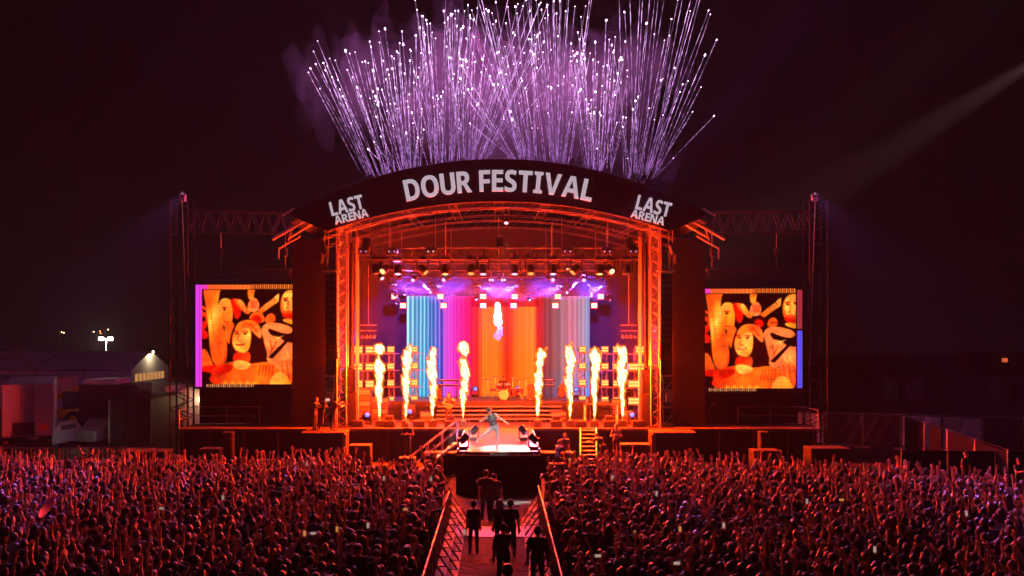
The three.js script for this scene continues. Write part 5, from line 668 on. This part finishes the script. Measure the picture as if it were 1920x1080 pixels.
// ---------------------------------------------------------------- yard on the left
{
  const s = thing('marquee_tent', 'long white marquee with gable end behind the yard at the left', 'tent', [0, 0, 0]);
  const x1 = -38.3, zf = -53, zb = -63, zm = -58, ey = 3, ry = 4.85, W = 5, n = 7;
  const quadG = (a, b, c, d) => { const g = new THREE.BufferGeometry(); g.setAttribute('position', new THREE.Float32BufferAttribute([...a, ...b, ...c, ...d], 3)); g.setAttribute('uv', new THREE.Float32BufferAttribute([0, 0, 1, 0, 1, 1, 0, 1], 2)); g.setIndex([0, 1, 2, 0, 2, 3]); g.computeVertexNormals(); return g; };
  const pv = new THREE.MeshStandardMaterial({ color: lin(.82, .8, .82), roughness: .6, side: THREE.DoubleSide, map: fineMap });
  for (let i = 0; i < n; i++) { const a = x1 - i * W, b = a - W + .06; mesh('roof_panel', quadG([b, ey, zf], [a, ey, zf], [a, ry, zm], [b, ry, zm]), pv, s); mesh('wall_panel', quadG([b, 0, zf + .02], [a, 0, zf + .02], [a, ey - .05, zf + .02], [b, ey - .05, zf + .02]), pv, s); mesh('roof_panel', quadG([a, ey, zb], [b, ey, zb], [b, ry, zm], [a, ry, zm]), pv, s); bar('rafter', [a, ey, zf - .02], [a, ry, zm], .06, M.grey, s); }
  { const g = new THREE.BufferGeometry(); g.setAttribute('position', new THREE.Float32BufferAttribute([x1, 0, zf, x1, 0, zb, x1, ey, zb, x1, ry, zm, x1, ey, zf], 3)); g.setAttribute('uv', new THREE.Float32BufferAttribute([0, 0, 1, 0, 1, .6, .5, 1, 0, .6], 2)); g.setIndex([0, 1, 2, 0, 2, 4, 4, 2, 3]); g.computeVertexNormals(); mesh('gable', g, pv, s); }
  for (let i = 0; i < 8; i++) mesh('window', box(.03, .8, .75), glow(.5, .22, .07), s, [x1 + .03, 2.1, zf - 1.2 - i * 1.0]);
  mesh('gutter', box(34, .12, .12), M.grey, s, [x1 - 17, ey - .02, zf + .1]);
  const fl = thing('flood_lamp', 'bright flood lamp at the top of the marquee gable', 'lamp', [x1 + .25, 4.75, zm + .4]); mesh('housing', box(.25, .3, .45), M.black, fl); mesh('lamp_face', box(.05, .24, .4), glow(14, 11, 6), fl, [.14, 0, 0]); mesh('bracket', box(.3, .05, .1), M.steel, fl, [-.15, -.1, 0]); pointLight(V(x1 + .75, 4.7, zm + .4), lin(1, .75, .42), 16, .12);
  const ma = thing('light_mast', 'tall mast with two floodlights behind the marquee', 'lamp post', [-50.6, 0, -74]); bar('pole', [0, 0, 0], [0, 6.1, 0], .08, M.steel, ma); bar('cross_arm', [-.75, 6.1, 0], [.75, 6.1, 0], .05, M.steel, ma); for (const x of [-.6, .6]) { mesh('housing', box(.7, .5, .25), M.black, ma, [x, 6.1, 0]); mesh('lamp_face', box(.6, .4, .05), glow(22, 20, 15), ma, [x, 6.1, .14]); } for (const x of [-.6, .6]) pointLight(V(-50.6 + x, 6.1, -73.5), lin(1, .92, .75), 190, .2);
  [[111, 623, 0], [115, 624, 0], [171, 622, 0], [183, 621, 1], [184, 625, 1], [198, 618, 0]].forEach(([px, py, k], i) => { const p = at(px, py, 240), g = thing('street_lamp', `distant street lamp on the dark horizon at the left, ${nth(i)} from the left`, 'street lamp', [p.x, 0, p.z]); bar('pole', [0, 0, 0], [0, p.y, 0], .09, M.steel, g); bar('arm', [0, p.y, 0], [.7, p.y + .1, 0], .06, M.steel, g); mesh('lamp_head', sph(.15, 10, 8), k ? glow(7, 1.6, .4) : glow(9, 5, 2), g, [.7, p.y, 0]); });
  // site cabins
  [[-42.2, -39, 9, 2]].forEach(([x, z, w, nw], i) => { const g = thing('site_cabin', 'flat-roofed pale site cabin with shuttered windows below the marquee', 'cabin', [x, 0, z]); mesh('wall', box(w, 2.7, 2.6, .03), M.pvc, g, [0, 1.55, 0]); mesh('roof', box(w + .2, .18, 2.8), M.grey, g, [0, 2.98, 0]); mesh('plinth', box(w - .2, .2, 2.4), M.black, g, [0, .1, 0]); for (let k = 0; k < nw; k++) { const f = mesh('window', box(1.7, 1.15, .06), M.white, g, [-w / 4 + k * w / 2, 1.75, 1.31]); mesh('shutter', box(1.5, .7, .03), M.pvc, f, [0, .2, .03]); mesh('pane', box(1.5, .3, .03), M.glass, f, [0, -.36, .03]); } mesh('door', box(.85, 2, .05), M.white, g, [w * .02, 1.25, 1.31]); });
  // trailer seen from behind
  { const g = thing('box_trailer', 'white box trailer seen from behind at the left edge, washed red', 'trailer', [-25.95, 0, -11], .46); mesh('cargo_box', box(2.55, 2.9, 9, .05), std(.4, .38, .37, .6), g, [0, 2.55, -4.5]); for (const x of [-.62, .62]) { mesh('rear_door', box(1.2, 2.7, .05), std(.42, .4, .39, .6), g, [x, 2.55, .03]); bar('lock_rod', [x * .4, 1.25, .08], [x * .4, 3.85, .08], .02, M.steel, g); } mesh('number_plate', box(.5, .14, .02), M.white, g, [.3, 1.0, .05]); mesh('hazard_plate', box(.34, .34, .02), std(.5, .1, .05), g, [.8, 1.6, .07], [0, 0, .78]); mesh('lift_unit', box(1.0, .7, .08), M.black, g, [-.15, 1.55, .09]); mesh('bumper', box(2.4, .2, .15), M.black, g, [0, .62, -.1]); for (const x of [-1, 1]) for (const z of [-1.5, -2.7]) mesh('wheel', cyl(.5, .5, .3, 18), M.rubber, g, [x, .5, z], [0, 0, Math.PI / 2]); for (const x of [-1.05, 1.05]) mesh('tail_light', box(.2, .12, .04), std(.3, .02, .02, .3), g, [x, .85, .02]); }
  const cont = (lab, x, z, w, h, d, mat, ry, nd) => { const g = thing('shipping_container', lab, 'container', [x, 0, z], ry); mesh('body', box(w, h, d, .03), mat, g, [0, h / 2 + .1, 0]); for (let i = 0; i < Math.round(w / .3); i++) mesh('rib', box(.1, h - .3, .04), mat, g, [-w / 2 + .2 + i * .3, h / 2 + .1, d / 2 + .02]); for (const x2 of [-w / 2, w / 2]) mesh('corner_post', box(.1, h, .1), M.steel, g, [x2, h / 2 + .1, d / 2]); mesh('base', box(w - .1, .1, d - .1), M.black, g, [0, .05, 0]); return g; };
  cont('dark ribbed container standing right of the black truck in the yard', -22.6, -19, 2.5, 2.7, 6, std(.022, .018, .018, .6), .05);
  const w1 = cont('white container with lamps and symbols, behind the left outer tower', -22.4, -26, 2.6, 2.9, 2.5, M.pvc, 0), w2 = cont('white container right of the lamp, under the left screen', -19.4, -26, 2.7, 2.9, 2.5, M.pvc, 0);
  for (const [g, x] of [[w1, 1.1], [w2, -1.1], [w2, 1.1]]) mesh('wall_lamp', box(.12, .3, .1), glow(6, 3.4, 1.2), g, [x, 2.1, 1.35]); for (const x of [-21.3, -20.5, -18.3]) pointLight(V(x, 2.1, -24.3), lin(1, .62, .3), 2.2, .06); mesh('door', box(.9, 2, .05), M.grey, w2, [.2, 1.2, 1.3]); mesh('door', box(.9, 2, .05), M.grey, w1, [-.3, 1.2, 1.3]);
  { const g = thing('black_truck', 'black covered truck body parked in the middle of the yard', 'truck', [-26.0, 0, -22]); mesh('cargo_box', box(3.9, 2.6, 2.5, .05), M.black, g, [0, 2.1, 0]); mesh('tarp_lid', box(3.7, .5, 2.4, .1), M.grey, g, [-.6, 3.5, 0], [0, 0, .03], [.6, 1, 1]); mesh('chassis', box(3.9, .25, 1.6), M.black, g, [0, .68, 0]); for (const x of [-1.3, 1.2]) for (const z of [-1, 1]) mesh('wheel', cyl(.5, .5, .3, 16), M.rubber, g, [x, .5, z], [Math.PI / 2, 0, 0]); mesh('cab', box(1.4, 2.1, 2.4, .15), M.blackMetal, g, [2.75, 1.65, 0]); mesh('windscreen', box(.05, .8, 2), M.glass, g, [3.45, 2.1, 0]); }
  { const g = thing('telehandler', 'yellow telehandler with raised boom beside the black truck', 'loader', [-32, 0, -26], .3); mesh('chassis', box(3.4, .7, 1.6, .1), M.yellow, g, [0, 1.0, 0]); mesh('cab', box(1.0, 1.3, .85, .1), M.black, g, [.9, 1.95, .35]); mesh('cab_window', box(.8, .7, .04), M.glass, g, [.9, 2.1, .79]); mesh('cab_roof', box(1.05, .1, .9), M.yellow, g, [.9, 2.65, .35]); mesh('boom', box(4.4, .4, .4, .04), M.yellow, g, [-.3, 2.05, -.3], [0, 0, .42]); mesh('boom_tip', box(1.2, .28, .28), M.steel, g, [2.05, 3.1, -.3], [0, 0, .42]); for (const x of [-1.15, 1.15]) for (const z of [-.85, .85]) { const w = mesh('wheel', cyl(.6, .6, .42, 18), M.rubber, g, [x, .6, z], [Math.PI / 2, 0, 0]); mesh('rim', cyl(.28, .28, .44, 12), M.yellow, w); } }
  [[-26.6, -15.2, 1.45, 'pale car with its lit front facing right, nearer one in the yard'], [-24.5, -17.6, 1.3, 'pale car farther back in the yard beside the black truck']].forEach(([x, z, ry, lab]) => { const g = thing('parked_car', lab, 'car', [x, 0, z], ry); const sh = new THREE.Shape(); [[-2, .35], [-2, .85], [-1.3, 1.0], [-.75, 1.42], [.75, 1.45], [1.35, 1.0], [2, .85], [2.05, .4]].forEach(([a, b], i) => i ? sh.lineTo(a, b) : sh.moveTo(a, b)); sh.closePath(); const bg = new THREE.ExtrudeGeometry(sh, { depth: 1.5, bevelSize: .09, bevelThickness: .09, bevelSegments: 2 }); bg.translate(0, 0, -.75); mesh('body', bg, new THREE.MeshPhysicalMaterial({ color: lin(.25, .25, .26), roughness: .35, clearcoat: .6 }), g); for (const zz of [-.86, .86]) mesh('side_window', box(1.5, .3, .03), M.glass, g, [0, 1.2, zz]); for (const a of [-1.25, 1.25]) for (const zz of [-.72, .72]) mesh('wheel', cyl(.33, .33, .22, 16), M.rubber, g, [a, .33, zz], [Math.PI / 2, 0, 0]); for (const zz of [-.55, .55]) mesh('headlight', box(.05, .15, .3), glow(1.6, 1.6, 1.3), g, [2.12, .75, zz]); });
  for (const [x, z] of [[-24.4, -13.6], [-22.7, -16.8]]) pointLight(V(x, .8, z), lin(.9, .95, .8), .9, .1);
  // low pedestrian fence in front of the yard
  for (let i = 0; i < 5; i++) { const x = -27.5 + i * 2.35, g = thing('pedestrian_barrier', `low pipe barrier in front of the yard, ${nth(i)} from the left edge`, 'barrier', [x, 0, -6], 0, 'pipe barriers of the yard'); for (const y of [.25, 1.15]) bar('rail', [-1.15, y, 0], [1.15, y, 0], .022, M.alu, g); for (const q of [-1.15, 1.15]) bar('post', [q, 0, 0], [q, 1.15, 0], .024, M.alu, g); for (let k = 1; k < 12; k++) bar('picket', [-1.15 + k * .19, .25, 0], [-1.15 + k * .19, 1.15, 0], .009, M.alu, g); for (const q of [-.9, .9]) bar('foot', [q, .02, -.3], [q, .02, .3], .02, M.alu, g); }
  { const g = top('sandy_bank', box(9, .9, 1.2, .3), std(.22, .18, .15, .9), 'low pale cloth-covered wall in front of the yard at the left', 'wall', [-21.5, .45, -3.4]); }
}
// ---------------------------------------------------------------- right side: fence with banners, dark walls
{
  const A = V(17.6, 0, -16), Bv = V(33.5, 0, -10.5), n = 8, dir = Bv.clone().sub(A), L = dir.length() / n, ang = -Math.atan2(dir.z, dir.x);
  for (let i = 0; i < n; i++) { const c = A.clone().lerp(Bv, (i + .5) / n), white = [1, 0, 0, 1, 1, 0, 1, 1][i], g = thing('fence_panel', `${white ? 'pale' : 'dark'} cloth-covered fence panel in the back right fence, ${nth(i)} from the stage`, 'fence', c, ang, 'right fence panels'); const w = L - .1;
    for (const x of [-w / 2, w / 2]) bar('post', [x, 0, 0], [x, 2.1, 0], .024, M.alu, g); for (const y of [.12, 2.05]) bar('rail', [-w / 2, y, 0], [w / 2, y, 0], .02, M.alu, g); bar('mid_post', [0, .1, 0], [0, 2.05, 0], .015, M.alu, g);
    const cg = new THREE.PlaneGeometry(w - .05, 1.75, 24, 10), p = cg.attributes.position; for (let q = 0; q < p.count; q++) p.setZ(q, .05 * Math.sin(p.getX(q) * 3 + p.getY(q) * 2.2 + i) + .03 * Math.sin(p.getX(q) * 9 - p.getY(q) * 5)); cg.computeVertexNormals(); mesh('banner_cloth', cg, new THREE.MeshStandardMaterial({ color: white ? lin(.78, .75, .76) : lin(.03, .027, .027), roughness: .8, side: THREE.DoubleSide, map: fineMap }), g, [0, 1.1, .06]); mesh('foot_block', box(.7, .12, .22), M.grey, g, [-w / 2, .06, 0]); mesh('foot_block', box(.7, .12, .22), M.grey, g, [w / 2, .06, 0]); }
  const C = V(23.5, 0, -13.4), Dv = V(20.6, 0, 1.5), m = 4; const d2 = Dv.clone().sub(C), a2 = -Math.atan2(d2.z, d2.x);
  for (let i = 0; i < m; i++) { const c = C.clone().lerp(Dv, (i + .5) / m), w = d2.length() / m - .08, g = thing('fence_panel', `dark screened fence panel running toward the crowd on the right, ${nth(i)} from the back fence`, 'fence', c, a2, 'right side fence'); for (const x of [-w / 2, w / 2]) bar('post', [x, 0, 0], [x, 2.1, 0], .024, M.alu, g); bar('rail', [-w / 2, 2.08, 0], [w / 2, 2.08, 0], .02, M.truss, g); mesh('banner_cloth', new THREE.BoxGeometry(w, 1.95, .02), M.darkBanner, g, [0, 1.02, .0], null, i === 1 ? [.5, 1, 1] : null); mesh('foot_block', box(.7, .12, .22), M.grey, g, [-w / 2, .06, 0]); }
  for (let i = 0; i < 3; i++) { const g = thing('screen_wall', `matt black wall panel behind the right edge of the crowd, ${nth(i)} from the stage`, 'wall', [17.9 + i * 1.9, 0, .1 + i * .15], -.05, 'black wall panels'); mesh('panel', box(1.86, 1.85, .06), M.darkBanner, g, [0, .95, 0]); for (const x of [-.9, .9]) mesh('frame_post', box(.05, 1.9, .05), M.steel, g, [x, .95, -.06]); bar('stay', [0, 1.6, -.05], [0, .02, -.9], .02, M.steel, g); }
  { const g = thing('pipe_barrier', 'bright pipe barrier at the right margin of the photo', 'barrier', [22.2, 0, 5.2], .4); for (const y of [.25, 1.15]) bar('rail', [-1.1, y, 0], [1.1, y, 0], .024, M.alu, g); for (const q of [-1.1, 1.1]) bar('post', [q, 0, 0], [q, 1.15, 0], .024, M.alu, g); for (let k = 1; k < 11; k++) bar('picket', [-1.1 + k * .2, .25, 0], [-1.1 + k * .2, 1.15, 0], .01, M.alu, g); }
  for (const [px, py, D, w, h, mat, lab] of [[1695, 755, 88, 3.2, 2.0, std(.07, .065, .07), 'small distant white van shape beyond the right fence'], [1850, 700, 150, 8, 3.6, std(.06, .02, .015, .7), 'distant reddish store hut on the right horizon'], [1905, 765, 85, 4.5, 2.2, std(.05, .045, .05), 'distant grey hut at the right margin beyond the fence']]) { const p = at(px, py, D), g = thing('distant_hut', lab, 'hut', [p.x, 0, p.z]); mesh('wall', box(w, h, w * .6), mat, g, [0, h / 2, 0]); mesh('roof', box(w + .3, .2, w * .6 + .3), M.black, g, [0, h + .1, 0]); mesh('door', box(.9, 1.8, .05), M.black, g, [-w * .2, .95, w * .3 + .02]); mesh('window', box(1, .7, .05), lab.includes('reddish') ? glow(.7, .1, .02) : M.glass, g, [w * .22, h * .6, w * .3 + .02]); }
}
renderer.render(scene, camera);
